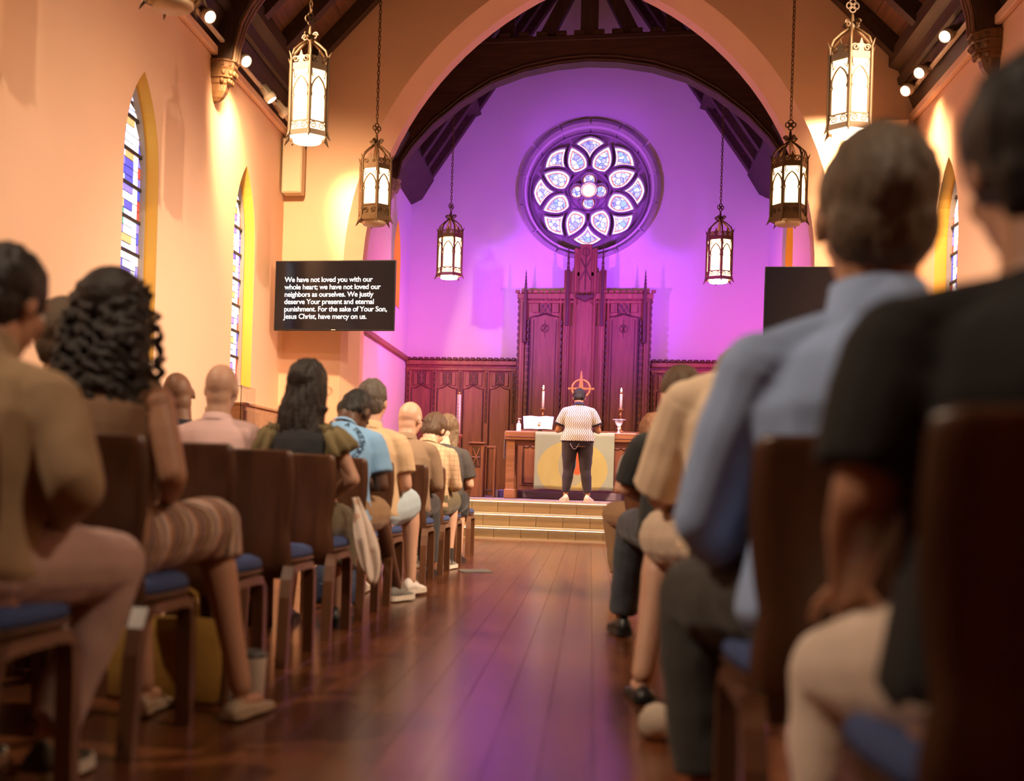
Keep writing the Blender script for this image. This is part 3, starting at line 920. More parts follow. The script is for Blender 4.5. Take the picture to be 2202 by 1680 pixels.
def make_lantern(label, top, lit_bottom, group='hanging lanterns'):
    t = thing('hanging_lantern', label, 'lantern', group=group)
    mb = MB()
    H = .62  # glass height
    for z0, z1, r in ((-.005, .045, LR + .012), (.115 if lit_bottom else .16, .13 if lit_bottom else .18, LR), (H - .02, H + .04, LR + .004)):
        mbb = MB().loft([[hexp(r, k, z0) for k in range(6)], [hexp(r, k, z1) for k in range(6)], [hexp(r - .018, k, z1) for k in range(6)], [hexp(r - .018, k, z0) for k in range(6)], [hexp(r, k, z0) for k in range(6)]], cap=False)
        mbb.build('band', 'bronze', t)
    for k in range(6):
        a = math.pi / 3 * k
        p = MB()
        d = (math.cos(a), math.sin(a))
        p.tube([(d[0] * (LR + .045), d[1] * (LR + .045), -.05), (d[0] * (LR + .012), d[1] * (LR + .012), .0), (d[0] * LR, d[1] * LR, .05), (d[0] * LR, d[1] * LR, H + .02), (d[0] * LR, d[1] * LR, H + .09), (d[0] * (LR + .03), d[1] * (LR + .03), H + .15)], [.002, .016, .016, .016, .014, .002], 6)
        p.build('corner_post', 'bronze', t, True)
        # curved arm to the hub
        MB().tube([(d[0] * LR, d[1] * LR, H + .02), (d[0] * LR * 1.0, d[1] * LR * 1.0, H + .10), (d[0] * LR * .86, d[1] * LR * .86, H + .175), (d[0] * LR * .5, d[1] * LR * .5, H + .24), (d[0] * .025, d[1] * .025, H + .29)], .012, 6).build('arm', 'bronze', t, True)
        # panel, side k between corner k and k+1
        A, B = Vector(hexp(LR - .012, k, 0)), Vector(hexp(LR - .012, k + 1, 0))
        mid = (A + B) / 2
        ux = (B - A).normalized()
        nx = Vector((mid.x, mid.y, 0)).normalized()
        P_ = lambda u, z, o=0.0: tuple(mid + ux * u + nx * o + Vector((0, 0, z)))
        hw = (B - A).length / 2
        MB().prism([(-hw, .02 if lit_bottom else .17), (hw, .02 if lit_bottom else .17), (hw, H), (-hw, H)], lambda u, z: P_(u, z, -.004), lambda u, z: P_(u, z, 0)).build('glass_panel', 'lampglass', t)
        tr = MB()
        ap = arc_profile(hw - .014, .36, .10, 6)
        pts = ap + [(-x_, z_) for x_, z_ in reversed(ap[:-1])]
        pts = [(hw - .012, .13), (hw - .012, .34), (hw - .022, .355)] + [(min(x_, hw - .012), z_ + .03) for x_, z_ in pts] + [(-hw + .022, .355), (-hw + .012, .34), (-hw + .012, .13)]
        tr.tube([P_(x_, z_, .006) for x_, z_ in pts], .0095, 5)
        trc = tr.build('pointed_tracery', 'bronze', t)
        zt = max(z_ for _, z_ in pts)
        for q in (-1, 1):
            MB().tube([P_(q * hw * .45, H - .06, .006), P_(q * hw * .72, H - .10, .006), P_(q * (hw - .015), H - .02, .006)], .006, 5).build('spandrel_bar', 'bronze', trc)
        # crest over the panel
        cr = MB().prism([(-.030, H + .03), (.030, H + .03), (.020, H + .065), (.042, H + .095), (.016, H + .105), (0, H + .155), (-.016, H + .105), (-.042, H + .095), (-.020, H + .065)], lambda u, z: P_(u, z, .004), lambda u, z: P_(u, z, .014)).build('fleur_crest', 'bronze', t)
        for q in (-1, 1):
            spiral(P_(q * .055, H + .07, .01), tuple(ux * q), (0, 0, 1), .032, 1.3, 12, .008).build('crest_scroll', 'bronze', cr)
        # pierced scroll band at the foot of the panel
        zb = .08 if lit_bottom else .105
        if not lit_bottom:
            MB().prism([(-hw, .035), (hw, .035), (hw, .165), (-hw, .165)], lambda u, z: P_(u, z, -.004), lambda u, z: P_(u, z, .004)).build('scroll_plate', 'bronze', t)
        for q in (-1, 1):
            spiral(P_(q * hw * .5, zb, .010), tuple(ux * q), (0, 0, 1), .036, 1.5, 14, .006).build('scroll', 'bronze', t)
    zc = H + .29
    hub = MB().lathe([(.006, -.16), (.012, -.15), (.012, -.03), (.035, -.01), (.040, .02), (.020, .05), (.014, .12), (.006, .14)], (0, 0, zc), 10).build('hub', 'bronze', t, True)
    for k in range(4):
        a = math.pi / 2 * k + .4
        spiral((math.cos(a) * .055, math.sin(a) * .055, zc + .035), (math.cos(a), math.sin(a), 0), (0, 0, 1), .036, 1.4, 14, .009).build('hub_scroll', 'bronze', hub)
    for k in range(4):
        a = math.pi / 2 * k
        MB().tube([(.030 * math.cos(a) + .028 * math.cos(b), 0, zc + .20 + .030 * math.sin(a) + .028 * math.sin(b)) for b in [2 * math.pi * j / 14 for j in range(14)]], .008, 5, True).build('quatrefoil_loop', 'bronze', hub)
    # bottom
    if lit_bottom:
        MB().lathe([(.128, -.040), (.135, -.03), (.135, .02), (.12, .025)], (0, 0, 0), 28).build('diffuser', 'lampdisc', t, True)
    else:
        MB().lathe([(.005, -.055), (.13, -.05), (.142, -.035), (.142, 0), (.10, .01), (.10, .03)], (0, 0, 0), 28).build('bottom_cap', 'lampcap', t, True)
    # chain
    link_a = MB().tube([(.014 * math.cos(b), 0, .034 * math.sin(b)) for b in [2 * math.pi * j / 12 for j in range(12)]], .0055, 5, True).mesh('chain_link')
    link_a.materials.append(M['ironchain'])
    z = zc + .29
    n = 0
    chain = bpy.data.objects.new('chain', None); COL.objects.link(chain); chain.parent = t
    while z < top:
        l = bpy.data.objects.new('chain_link', link_a); COL.objects.link(l); l.parent = chain
        l.location = (0, 0, z); l.rotation_euler = (0, 0, (n % 2) * math.pi / 2 + .5)
        z += .052; n += 1
    return t


lan_a = make_lantern('lit hanging lantern with glowing bottom, nearest to the left loudspeaker', 3.1, True)
lan_b = make_lantern('hanging lantern with closed bottom before the left end of the arch', 3.3, False)
spots_ = [(lan_a, -2.47, 11.2, 3.92, R(46), None),
          (lan_b, -2.41, 14.5, 3.83, R(48), None),
          (lan_a, -2.08, 19.5, 3.99, R(56), 'lit hanging lantern left of the rose window against violet wall'),
          (lan_a, 2.36, 11.5, 3.94, R(18), 'lit hanging lantern with glowing bottom, highest on the right'),
          (lan_b, 2.36, 14.9, 3.86, R(2), 'hanging lantern with closed bottom before the right end of the arch'),
          (lan_a, 2.04, 19.5, 3.92, R(35), 'lit hanging lantern right of the rose window against violet wall'),
          (lan_b, -2.67, 8.0, 3.98, R(5), 'hanging lantern cut by the top edge, its round bottom beside a white spotlight')]
used = set()
for src, x, y, z, rot, lab in spots_:
    o = src if src not in used else tree(src)
    used.add(src)
    o.location = (x, y, z); o.rotation_euler = (0, 0, rot)
    if lab: o['label'] = lab

# ------------------------------------------------------------------ track spotlights
def spotlight(loc, aim, label, on=True, energy=0, ang=70, e_face=False):
    t = thing('spotlight', label, 'spotlight', loc)
    d = (Vector(aim) - Vector(loc)).normalized()
    hx = -1 if loc[0] > 0 else 1
    face = Vector((hx * .9, -.75, -.75)) if e_face else d
    t.rotation_euler = face.to_track_quat('-Z', 'Y').to_euler()
    q = MB().lathe([(.03, .13), (.06, .12), (.062, .0), (.075, -.005), (.078, -.05), (.070, -.09), (.064, -.09), (.060, -.06)], (0, 0, 0), 20)
    q.build('housing', 'white_metal', t, True)
    MB().lathe([(.058, -.085), (.060, -.075), (.030, -.07)], (0, 0, 0), 20).build('lens', 'spotface' if on else 'white_metal', t)
    MB().tube([(.085, 0, -.02), (.09, 0, .10), (.05, 0, .18), (-.05, 0, .18), (-.09, 0, .10), (-.085, 0, -.02)], .008, 6).build('yoke', 'white_metal', t)
    if on:
        p = Vector(loc) + d * .11 + Vector(((.42 if energy > 400 else .10) * hx, 0, 0)) * (1 if e_face else 0)
        s = spot('spot_lamp', p, aim, energy * (2.6 if 400 < energy < 500 else 1), WARM if energy < 400 or energy > 1000 else (1.0, .66, .36), ang, 1.0, .12)
    return t


SL = [((-3.9, 12.44, 5.60), (-3.5, 16.7, 2.9), 'lit white spotlight between the cut lantern and the left carved corbel', True, 480),
      ((-3.9, 13.83, 5.60), (-4.05, 14.6, 2.4), 'lit white spotlight just behind the left carved corbel', True, 330),
      ((-3.9, 14.98, 5.54), (0, 15.3, 0), 'white spotlight, nearer of the pair above the left loudspeaker', True, 2600),
      ((-3.9, 15.70, 5.56), (0, 18.6, 1.0), 'white spotlight, farther of the pair above the left loudspeaker', True, 1300),
      ((3.9, 14.4, 5.78), (3.5, 16.7, 3.0), 'lit white spotlight beside the right carved corbel', True, 420),
      ((3.9, 15.46, 5.73), (4.0, 15.9, 3.0), 'lit white spotlight, nearer of the pair right of the big lantern', True, 330),
      ((3.9, 16.1, 5.72), (0, 18.8, 1.2), 'lit white spotlight, farther of the pair right of the big lantern', True, 499)]
for loc, aim, lab, on, e in SL:
    spotlight(loc, aim, lab, on, e, (75 if e > 400 else 95) if e < 500 else 50, e < 500)
for s_, nm in ((-1, 'left'), (1, 'right')):
    tr = MB().bbox(-.025, .025, -8, 0, 0, .035, .006).build('lighting_track', 'white_metal', None, loc=(s_ * 3.98, 16.4, 5.60 if s_ < 0 else 5.74))
    tag(tr, 'thin white lighting track high along the %s wall' % nm, 'track')

# ------------------------------------------------------------------ screens and loudspeakers
def tv(name_label, loc, w, h, rx, rz, text=None):
    t = thing('wall_screen', name_label, 'screen', loc)
    t.rotation_euler = (rx, 0, rz)
    MB().bbox(-w / 2, w / 2, 0, .045, -h / 2, h / 2, .006).build('casing', 'black', t)
    MB().box(-w / 2 + .012, w / 2 - .012, -.002, .001, -h / 2 + .022, h / 2 - .012).build('display', 'screen', t)
    MB().bbox(-.03, .03, -.004, .0, -h / 2 + .006, -h / 2 + .016, .001).build('badge', 'white_metal', t)
    MB().bbox(-.12, .12, .045, .20, -.12, .12, .01).tube([(0, .2, 0), (0, .42, .05)], .03, 8).build('wall_mount', 'black', t)
    if text:
        for i, line in enumerate(text):
            cu = bpy.data.curves.new('screen_text', 'FONT')
            cu.body = line; cu.size = .0950; cu.offset = .0008; cu.space_character = .955
            tmp = bpy.data.objects.new('tmp', cu); COL.objects.link(tmp)
            bpy.context.view_layer.update()
            me = evald(tmp); bpy.data.objects.remove(tmp)
            o = obj('text_line', me, 'white_text', t)
            o.rotation_euler = (math.pi / 2, 0, 0)
            o.location = (-w / 2 + .135, -.004, h / 2 - .285 - i * .0985)
    return t


LINES = ['We have not loved you with our', 'whole heart; we have not loved our', 'neighbors as ourselves. We justly', 'deserve Your present and eternal', 'punishment. For the sake of Your Son,', 'Jesus Christ, have mercy on us.']
tv('black wall screen showing white prayer text at the left of the arch', (-3.195, 16.02, 3.165), 1.645, .935, 0, R(-1.5), LINES)
tv('black wall screen at the right of the arch, mostly behind the man in blue', (3.09, 16.02, 3.06), 1.645, .935, 0, R(1.5))
for x0, y0, z0, z1, lab in ((-3.93, 16.54, 4.64, 5.40, 'cream box loudspeaker on the wall above the left screen'), (3.84, 16.54, 4.70, 5.44, 'cream box loudspeaker on the wall right of the highest right lantern')):
    t = thing('loudspeaker', lab, 'speaker', (x0, y0, z0))
    MB().bbox(-.14, .14, -.12, .10, 0, z1 - z0, .012).build('cabinet', 'cream_box', t)
    MB().bbox(-.125, .125, -.128, -.119, .015, z1 - z0 - .015, .004).build('grille', 'cream_box', t)
    MB().lathe([(.012, 0), (.012, .004)], (0, 0, 0), 10).build('badge', 'bronze', t).matrix_local = Matrix.Translation((0, -.128, (z1 - z0) * .86)) @ Matrix.Rotation(math.pi / 2, 4, 'X')
    MB().bbox(-.05, .05, .09, .17, .2, .5, .01).build('bracket', 'white_metal', t)

# ------------------------------------------------------------------ altar and what stands on and by it
AX0, AX1, AY0, AY1 = -1.03, .96, 18.15, 18.95
t = thing('altar_table', 'broad oak altar table with square legs on the chancel floor', 'altar', ((AX0 + AX1) / 2, (AY0 + AY1) / 2, Z1))
hw, hd = (AX1 - AX0) / 2, (AY1 - AY0) / 2
MB().bbox(-hw, hw, -hd, hd, .86, .99, .012).build('tabletop', 'altaroak', t)
MB().bbox(-hw + .012, hw - .012, -hd - .006, hd, .905, .918, .004).build('edge_moulding', 'oak', t)
MB().bbox(-hw + .1, hw - .1, -hd + .06, hd - .06, .80, .86, .01).build('apron', 'altaroak', t)
for sx in (-1, 1):
    for sy in (-1, 1):
        cx, cy = sx * (hw - .085), sy * (hd - .085)
        lg = MB().bbox(cx - .062, cx + .062, cy - .062, cy + .062, .13, .86, .008).build('leg', 'altaroak', t)
        MB().bbox(cx - .08, cx + .08, cy - .08, cy + .08, 0, .14, .012).build('plinth', 'altaroak', lg)

# parament: hanging cloth with gentle folds
m, nt, b = _nt('parament_cloth')
N, L = nt.nodes, nt.links
tc = N.new('ShaderNodeTexCoord'); sp = N.new('ShaderNodeSeparateXYZ'); L.new(tc.outputs['Object'], sp.inputs[0])
def MM(op, a, v=0.0):
    n = N.new('ShaderNodeMath'); n.operation = op
    for i, q in enumerate((a, v)):
        if isinstance(q, (int, float)): n.inputs[i].default_value = q
        else: L.new(q, n.inputs[i])
    return n.outputs[0]
xx, zz = sp.outputs[0], sp.outputs[2]
def insd(cx, cz, rx, rz_):
    a = MM('DIVIDE', MM('SUBTRACT', xx, cx), rx); c_ = MM('DIVIDE', MM('SUBTRACT', zz, cz), rz_)
    return MM('LESS_THAN', MM('ADD', MM('MULTIPLY', a, a), MM('MULTIPLY', c_, c_)), 1.0)
def mixc(fac, a, c_):
    n = N.new('ShaderNodeMix'); n.data_type = 'RGBA'
    L.new(fac, n.inputs[0])
    for i, q in ((6, a), (7, c_)):
        if isinstance(q, tuple): n.inputs[i].default_value = c4(q)
        else: L.new(q, n.inputs[i])
    return n.outputs[2]
col = mixc(insd(-.02, .30, .50, .42), (.36, .44, .27), (.52, .49, .14))
col = mixc(insd(-.02, .36, .20, .30), col, (.40, .43, .22))
col = mixc(insd(.05, .42, .10, .20), col, (.60, .14, .03))
col = mixc(insd(-.06, .40, .09, .18), col, (.03, .16, .15))
L.new(col, b.inputs['Base Color']); b.inputs['Roughness'].default_value = .9
M['parament'] = m
cl = MB()
nu, nv = 60, 14
rows = []
for j in range(nv + 1):
    v = j / nv
    row = []
    for i in range(nu + 1):
        u = i / nu
        x = -.565 + 1.13 * u
        d = .010 * math.sin(u * 31 + 1) * v + .012 * math.sin(u * 17 + 2.2 * v) * v
        row.append((x, -.012 - abs(d) - .008 * v, .84 * (1 - v) + .008 * math.sin(u * 9) * v))
    rows.append(row)
rows.insert(0, [(p[0], .62, .845) for p in rows[0]])
cl.loft(rows, cap=False, closed=False)
me = cl.mesh('altar_cloth')
p = obj('altar_cloth', me, 'parament', None, True, (-.025, AY0, Z1 + .152))
p.modifiers.new('s', 'SOLIDIFY').thickness = .004
tag(p, 'grey-green cloth with a yellow disc hanging over the altar front', 'cloth')
# white linen over the left end
ln = MB()
ln.loft([[(AX0 - .012, y, z), (AX0 - .006, y, z)] for y, z in []] or [[(.42, y, .004), (.0, y, .004), (-.012, y, -.03), (-.015, y, -.40)] for y in (.08, .40, .72)], cap=False, closed=False)
l_ = ln.build('altar_linen', 'paper', None, loc=(AX0, AY0, Z1 + .992))
l_.modifiers.new('s', 'SOLIDIFY').thickness = .003
tag(l_, 'narrow white linen hanging over the left end of the altar', 'linen')
l2 = MB().bbox(.44, .84, .06, .66, 0, .006, .002).build('altar_linen', 'paper', None, loc=(0, AY0, Z1 + .991))
tag(l2, 'flat white linen under the footed cup on the altar', 'linen')

ZT = Z1 + .99
# hand sanitizer pump bottle
t = thing('pump_bottle', 'small white pump bottle at the left of the altar top', 'bottle', (-.845, 18.35, ZT))
MB().lathe([(.03, 0), (.034, .006), (.034, .105), (.028, .122), (.012, .132), (.012, .14)], (0, 0, 0), 18).build('body', 'white', t, True)
MB().lathe([(.016, .138), (.016, .155), (.006, .158), (.006, .185), (.014, .187), (.014, .198), (.003, .2)], (0, 0, 0), 14).build('pump', 'white', t, True)
MB().tube([(0, 0, .192), (.03, -.01, .192), (.036, -.012, .184)], .005, 6).build('nozzle', 'white', t)
# open service book on brass stand
t = thing('book_stand', 'brass pedestal book stand on the altar holding the open book', 'stand', (-.55, 18.5, ZT))
MB().lathe([(.09, 0), (.088, .012), (.05, .025), (.022, .05), (.016, .09), (.03, .105), (.016, .12), (.016, .15)], (0, 0, 0), 20).build('base', 'brass', t, True)
MB().loft([[(x, -.02 + q, .05 + q * .5), (x, .06 + q, .24 + q * .3), (x, .07 + q, .236 + q * .3), (x, -.01 + q, .046)] for x, q in ((-.2, 0), (.2, 0))]).build('rest', 'brass', t)
t = thing('open_book', 'open book leaning on the brass stand left of the standing man', 'book', (-.57, 18.5, ZT + .05))
for s_ in (-1, 1):
    MB().loft([[(0, -.035, .0), (s_ * .10, -.055, .005), (s_ * .205, -.040, .0)], [(0, .055, .19), (s_ * .115, .03, .20), (s_ * .225, .05, .19)], [(0, .065, .19), (s_ * .115, .045, .195), (s_ * .225, .06, .185)], [(0, -.02, -.002), (s_ * .10, -.03, .0), (s_ * .205, -.028, -.003)]], closed=False, cap=False).build('page_block', 'paper', t)
MB().loft([[(-.215, -.02, -.006), (.215, -.02, -.006)], [(-.235, .07, .195), (.235, .07, .195)], [(-.235, .076, .193), (.235, .076, .193)], [(-.215, -.012, -.008), (.215, -.012, -.008)]], closed=False, cap=False).build('cover', mat('violet_cover', (.10, .06, .16), .6), t)
# footed cup with flat paten on top
t = thing('chalice', 'silver footed cup with flat lid at the right of the altar', 'chalice', (.60, 18.4, ZT + .007))
MB().lathe([(.038, 0), (.036, .008), (.015, .02), (.011, .06), (.024, .072), (.024, .082), (.011, .094), (.03, .115), (.05, .14), (.06, .175), (.062, .195)], (0, 0, 0), 24).build('cup', 'silver', t, True)
MB().lathe([(.04, .195), (.098, .198), (.10, .206), (.02, .21), (.002, .211)], (0, 0, 0), 28).build('paten', 'silver', t, True)
# flagon
t = thing('flagon', 'white handled flagon just right of the standing man on the altar', 'pitcher', (.24, 18.42, ZT))
MB().lathe([(.035, 0), (.036, .01), (.02, .03), (.045, .08), (.05, .13), (.035, .18), (.03, .22), (.034, .235), (.02, .245), (.004, .25)], (0, 0, 0), 20).build('body', 'silver', t, True)
MB().tube([(.03, 0, .225), (.075, 0, .215), (.088, 0, .15), (.082, 0, .06), (.086, 0, .01)], .008, 8).build('handle', 'silver', t, True)

# gradine behind the altar on a carpeted dais
dz = MB().bbox(-1.22, .78, 19.03, 21.2, Z1, Z1 + .115, .01).build('dais', 'carpet', None)
tag(dz, 'low violet carpeted dais behind the altar', 'dais')
t = thing('gradine', 'panelled oak cabinet behind the altar carrying candles and cross', 'cabinet', (.02, 19.62, Z1 + .115))
MB().bbox(-.92, .92, -.22, .22, 0, .90, .01).build('body', 'oak', t)
MB().bbox(-.96, .96, -.26, .24, .90, .95, .012).build('shelf', 'oak', t)
for k in range(4):
    cx = -.69 + .46 * k
    pn = MB().bbox(cx - .19, cx + .19, -.235, -.215, .08, .80, .01).build('panel', 'oak', t)
    MB().tube([(cx - .15, -.24, .12), (cx + .15, -.24, .12), (cx + .15, -.24, .74), (cx - .15, -.24, .74)], .014, 6, True).build('panel_moulding', 'oak_dark', pn)
    for j in range(3):
        MB().tube([(cx - .15 + .1 * j + .1 * i / 6, -.24, .70 - .03 * math.sin(math.pi * i / 6)) for i in range(7)], .008, 5).build('cusp', 'oak_dark', pn)
ZG = Z1 + .115 + .95
for x, zc0, zc1, lab in ((-.545, 1.91, 2.215, 'lit altar candle on tall brass stick left of the cross'), (.645, 1.925, 2.19, 'lit altar candle on tall brass stick right of the cross')):
    t = thing('altar_candle', lab, 'candle', (x, 19.5, ZG), group='pair of lit altar candles')
    h = zc0 - ZG
    MB().lathe([(.06, 0), (.058, .012), (.03, .03), (.013, .05), (.012, h - .10), (.02, h - .09), (.012, h - .08), (.012, h - .02), (.045, h - .012), (.048, h), (.012, h + .002)], (0, 0, 0), 18).build('candlestick', 'brass', t, True)
    MB().lathe([(.019, h), (.019, zc1 - ZG - .02)], (0, 0, 0), 16).build('wax', 'candle', t, True)
    MB().lathe([(.020, zc1 - ZG - .025), (.020, zc1 - ZG), (.008, zc1 - ZG + .005)], (0, 0, 0), 16).build('brass_follower', 'brass', t, True)
    MB().lathe([(.002, 0), (.011, .014), (.012, .024), (.006, .046), (.001, .062)], (0, 0, zc1 - ZG + .006), 12).build('flame', 'flame', t, True)
t = thing('altar_cross', 'reddish bronze ringed cross standing behind the man', 'cross', (.03, 19.62, ZG))
zc = 2.245 - ZG
MB().lathe([(.08, 0), (.075, .02), (.03, .05), (.016, .09), (.016, zc - .2)], (0, 0, 0), 16).build('stem', 'crosswood', t, True)
MB().loft([[(s * w, y, z) for s, y in ((-1, -.018), (1, -.018), (1, .018), (-1, .018))] for w, z in ((.036, zc - .22), (.030, zc), (.036, zc + .02), (.010, zc + .26), (.004, zc + .28))]).build('upright', 'crosswood', t)
MB().loft([[(x, y, zc + s * w) for s, y in ((-1, -.016), (1, -.016), (1, .016), (-1, .016))] for w, x in ((.004, -.205), (.022, -.19), (.012, -.17), (.020, 0), (.012, .17), (.022, .19), (.004, .205))]).build('arm', 'crosswood', t)
MB().tube([(.138 * math.cos(a), 0, zc + .138 * math.sin(a)) for a in [2 * math.pi * k / 36 for k in range(36)]], .018, 8, True).build('ring', 'crosswood', t, True)
# paschal candle
t = thing('paschal_candle', 'tall unlit pink-lit candle with gold tip left of the altar', 'candle', (-1.80, 18.9, Z1))
MB().lathe([(.16, 0), (.15, .03), (.05, .06), (.03, .12), (.03, .80), (.05, .83), (.03, .86), (.07, .91), (.075, .95), (.04, .955)], (0, 0, 0), 20).build('stand', 'oak', t, True)
MB().lathe([(.03, .955), (.03, 1.56)], (0, 0, 0), 18).build('wax', 'candle', t, True)
MB().lathe([(.027, 1.56), (.018, 1.60), (.004, 1.625)], (0, 0, 0), 14).build('gold_tip', 'brass', t, True)
for k in range(5):
    MB().bbox(-.006, .006, -.033, -.028, 1.2 + k * .05, 1.22 + k * .05, .001).build('painted_mark', 'lampcap', t)
# prayer desk
t = thing('prayer_desk', 'small carved oak prayer desk left of the altar', 'desk', (-1.40, 18.75, Z1))
MB().bbox(-.19, .03, -.18, -.14, 0, .80, .008).build('front_panel', 'oak', t)
cb = MB().bbox(-.145, -.015, -.19, -.175, .45, .76, .006).build('carved_panel', 'oak_dark', t)
for a0, a1 in (((-.13, .47), (-.03, .74)), ((-.03, .47), (-.13, .74)), ((-.14, .6), (-.02, .6))):
    MB().tube([(a0[0], -.195, a0[1]), (a1[0], -.195, a1[1])], .009, 5).build('tracery', 'oak', cb)
MB().bbox(-.21, .05, -.22, .18, .80, .83, .008).build('top', 'oak', t)
for x0 in (-.19, .0):
    MB().bbox(x0, x0 + .035, -.14, .14, 0, .80, .006).build('side_panel', 'oak', t)
MB().bbox(.05, .21, -.10, .12, .74, .78, .008).build('side_shelf', 'oak', t)
MB().bbox(.17, .205, -.10, .12, 0, .74, .006).build('side_post', 'oak', t)
MB().bbox(.05, .17, -.10, .12, .08, .12, .006).build('low_shelf', 'oak_dark', t)
# pale wood cabinet with acrylic shield by the left wall
t = thing('pale_cabinet', 'long pale maple cabinet along the left wall under the farther window', 'cabinet', (-3.90, 15.2, 0))
MB().bbox(-.17, .15, -1.45, 1.45, .08, 1.56, .008).build('body', 'palewood', t)
MB().bbox(-.19, .19, -1.48, 1.48, 1.56, 1.59, .006).build('top', 'palewood', t)
for k in range(4):
    MB().bbox(.148, .162, -1.42 + .71 * k, -.74 + .71 * k, .12, 1.5, .005).build('door', 'palewood', t)
MB().box(-.15, .13, -1.4, 1.4, 0, .08).build('toe_kick', 'black', t)
t = thing('acrylic_shield', 'clear acrylic shield before the pale cabinet', 'screen', (-3.62, 13.5, 0))
MB().box(-.004, .004, -.30, .30, .9, 1.75).build('sheet', 'acrylic', t)
MB().bbox(-.02, .02, -.31, -.28, 0, 1.1, .004).build('post', 'white_metal', t)
MB().bbox(-.02, .02, .28, .31, 0, 1.1, .004).build('post', 'white_metal', t)
t = MB().bbox(-.08, .08, -.14, .14, 0, .02, .004).build('sheet_music', 'paper', None, loc=(-3.86, 14.15, 1.591))
tag(t, 'white papers lying on the near end of the pale cabinet', 'paper')

# ------------------------------------------------------------------ chairs
def make_chair(label):
    t = thing('chair', label, 'chair', group='dark bentwood chairs with blue seats')
    # moulded plywood back: curved sheet, waisted above the seat
    rows = []
    for z, hw, yb in ((.345, .190, -.160), (.38, .206, -.182), (.42, .212, -.194), (.48, .211, -.202), (.53, .203, -.206), (.56, .201, -.208), (.60, .209, -.211), (.68, .220, -.218), (.76, .224, -.228), (.84, .222, -.240), (.865, .216, -.244), (.875, .200, -.246)):
        rows.append([(hw * math.sin(1.5 * q) / math.sin(1.5) if 0 else hw * q, yb + .030 * (q * q) , z) for q in [-1 + 2 * i / 12 for i in range(13)]])
    bk = MB().loft(rows, cap=False, closed=False).mesh('backrest')
    o = obj('backrest', bk, 'chairwood', t, True)
    md = o.modifiers.new('s', 'SOLIDIFY'); md.thickness = .013
    # seat shell and pad
    def seat_ring(z, k, dy=0):
        pts = [(.195, -.165), (.213, -.10), (.228, .05), (.228, .17), (.20, .225), (.12, .245), (0, .25)]
        pts = pts + [(-a, b) for a, b in reversed(pts[:-1])] + [(-.10, -.175), (.10, -.175)]
        return [(a * k, b * k + dy, z) for a, b in pts]
    MB().loft([seat_ring(.405, .93), seat_ring(.418, 1.0), seat_ring(.428, 1.0)]).build('seat_shell', 'chairwood', t)
    MB().loft([seat_ring(.428, .97), seat_ring(.445, .99), seat_ring(.465, .96), seat_ring(.476, .85), seat_ring(.481, .5)]).build('seat_pad', 'bluepad', t, True)
    for s_ in (-1, 1):
        x = s_ * .205
        # bent laminated side frame: front leg, rail, rear leg
        MB().loft([[(x + a, y, z) for a, y in ((-.023, .198 + q), (.023, .198 + q), (.023, .247 + q), (-.023, .247 + q))] for z, q in ((.0, .0), (.30, -.004), (.36, -.012))]).build('leg', 'chairleg', t)
        MB().loft([[(x + a, y, z) for a, y in ((-.023, -.250 - q), (.023, -.250 - q), (.023, -.205 - q), (-.023, -.205 - q))] for z, q in ((.0, .03), (.28, -.005), (.35, -.03), (.402, -.07))]).build('leg', 'chairleg', t)
        MB().loft([[(x - .023, y, z0), (x + .023, y, z0), (x + .023, y, z1), (x - .023, y, z1)] for y, z0, z1 in ((-.19, .35, .38), (-.165, .37, .402), (-.10, .375, .406), (.10, .375, .406), (.17, .37, .402), (.225, .33, .36))]).build('side_rail', 'chairleg', t)
    MB().bbox(-.19, .19, -.13, -.10, .372, .404, .004).build('cross_rail', 'chairleg', t)
    MB().bbox(-.19, .19, .12, .15, .372, .404, .004).build('cross_rail', 'chairleg', t)
    return t


chair0 = make_chair('x')
ROWY = [2.53 + .842 * i for i in range(13)]
LX = -1.18
CH = [(LX - .01, ROWY[0], 'dark wooden chair under the man in the tan jacket', 0),
      (LX, ROWY[1], 'dark wooden chair under the curly-haired woman', 0),
      (LX, ROWY[2], 'empty dark chair with blue seat directly before the curly-haired woman', 0),
      (LX, ROWY[3], 'empty dark chair with blue seat directly behind the long-haired woman', 0),
      (LX, ROWY[4], 'dark wooden chair under the woman with long dark hair', 0),
      (LX, ROWY[5], 'dark wooden chair under the man in the light blue shirt', 0),
      (LX + .01, ROWY[6], 'dark wooden chair under the man in the tan polo', 0),
      (LX, ROWY[8], 'dark wooden chair under the bald man in brown', 0),
      (LX + .03, ROWY[9], 'dark wooden chair under the man in the checked shirt', 0),
      (LX + .03, ROWY[10] + .1, 'dark wooden chair under the woman in speckled black', 0),
      (LX, ROWY[12], 'frontmost empty dark chair with blue seat before the steps', 0),
      (LX - .47, ROWY[4], 'dark wooden chair under the man in the pink shirt', 0),
      (LX - .47, ROWY[1], 'dark wooden chair at the left edge beside the curly-haired woman', 0),
      (LX - .47, ROWY[2], 'dark wooden chair left of the empty chair before the curly-haired woman', 0),
      (LX - .47, ROWY[3], 'dark wooden chair just behind the man in the pink shirt', 0),
      (LX - .94, ROWY[5], 'dark wooden chair under the man in navy beyond the pink shirt', 0),
      (.80, 1.66, 'dark wooden chair under the person in black at the right edge', 0),
      (.725, 2.52, 'dark wooden chair under the man in the blue-grey shirt', 0),
      (.735, 4.2, 'dark wooden chair under the person in the cream shirt', 0),
      (.72, 5.9, 'dark wooden chair under the person in black with short hair, right side', 0),
      (.66, 8.5, 'dark wooden chair under the frontmost person on the right in khaki', 0)]
FAR = 'dark wooden chair in the shadowed rows at the far left edge'
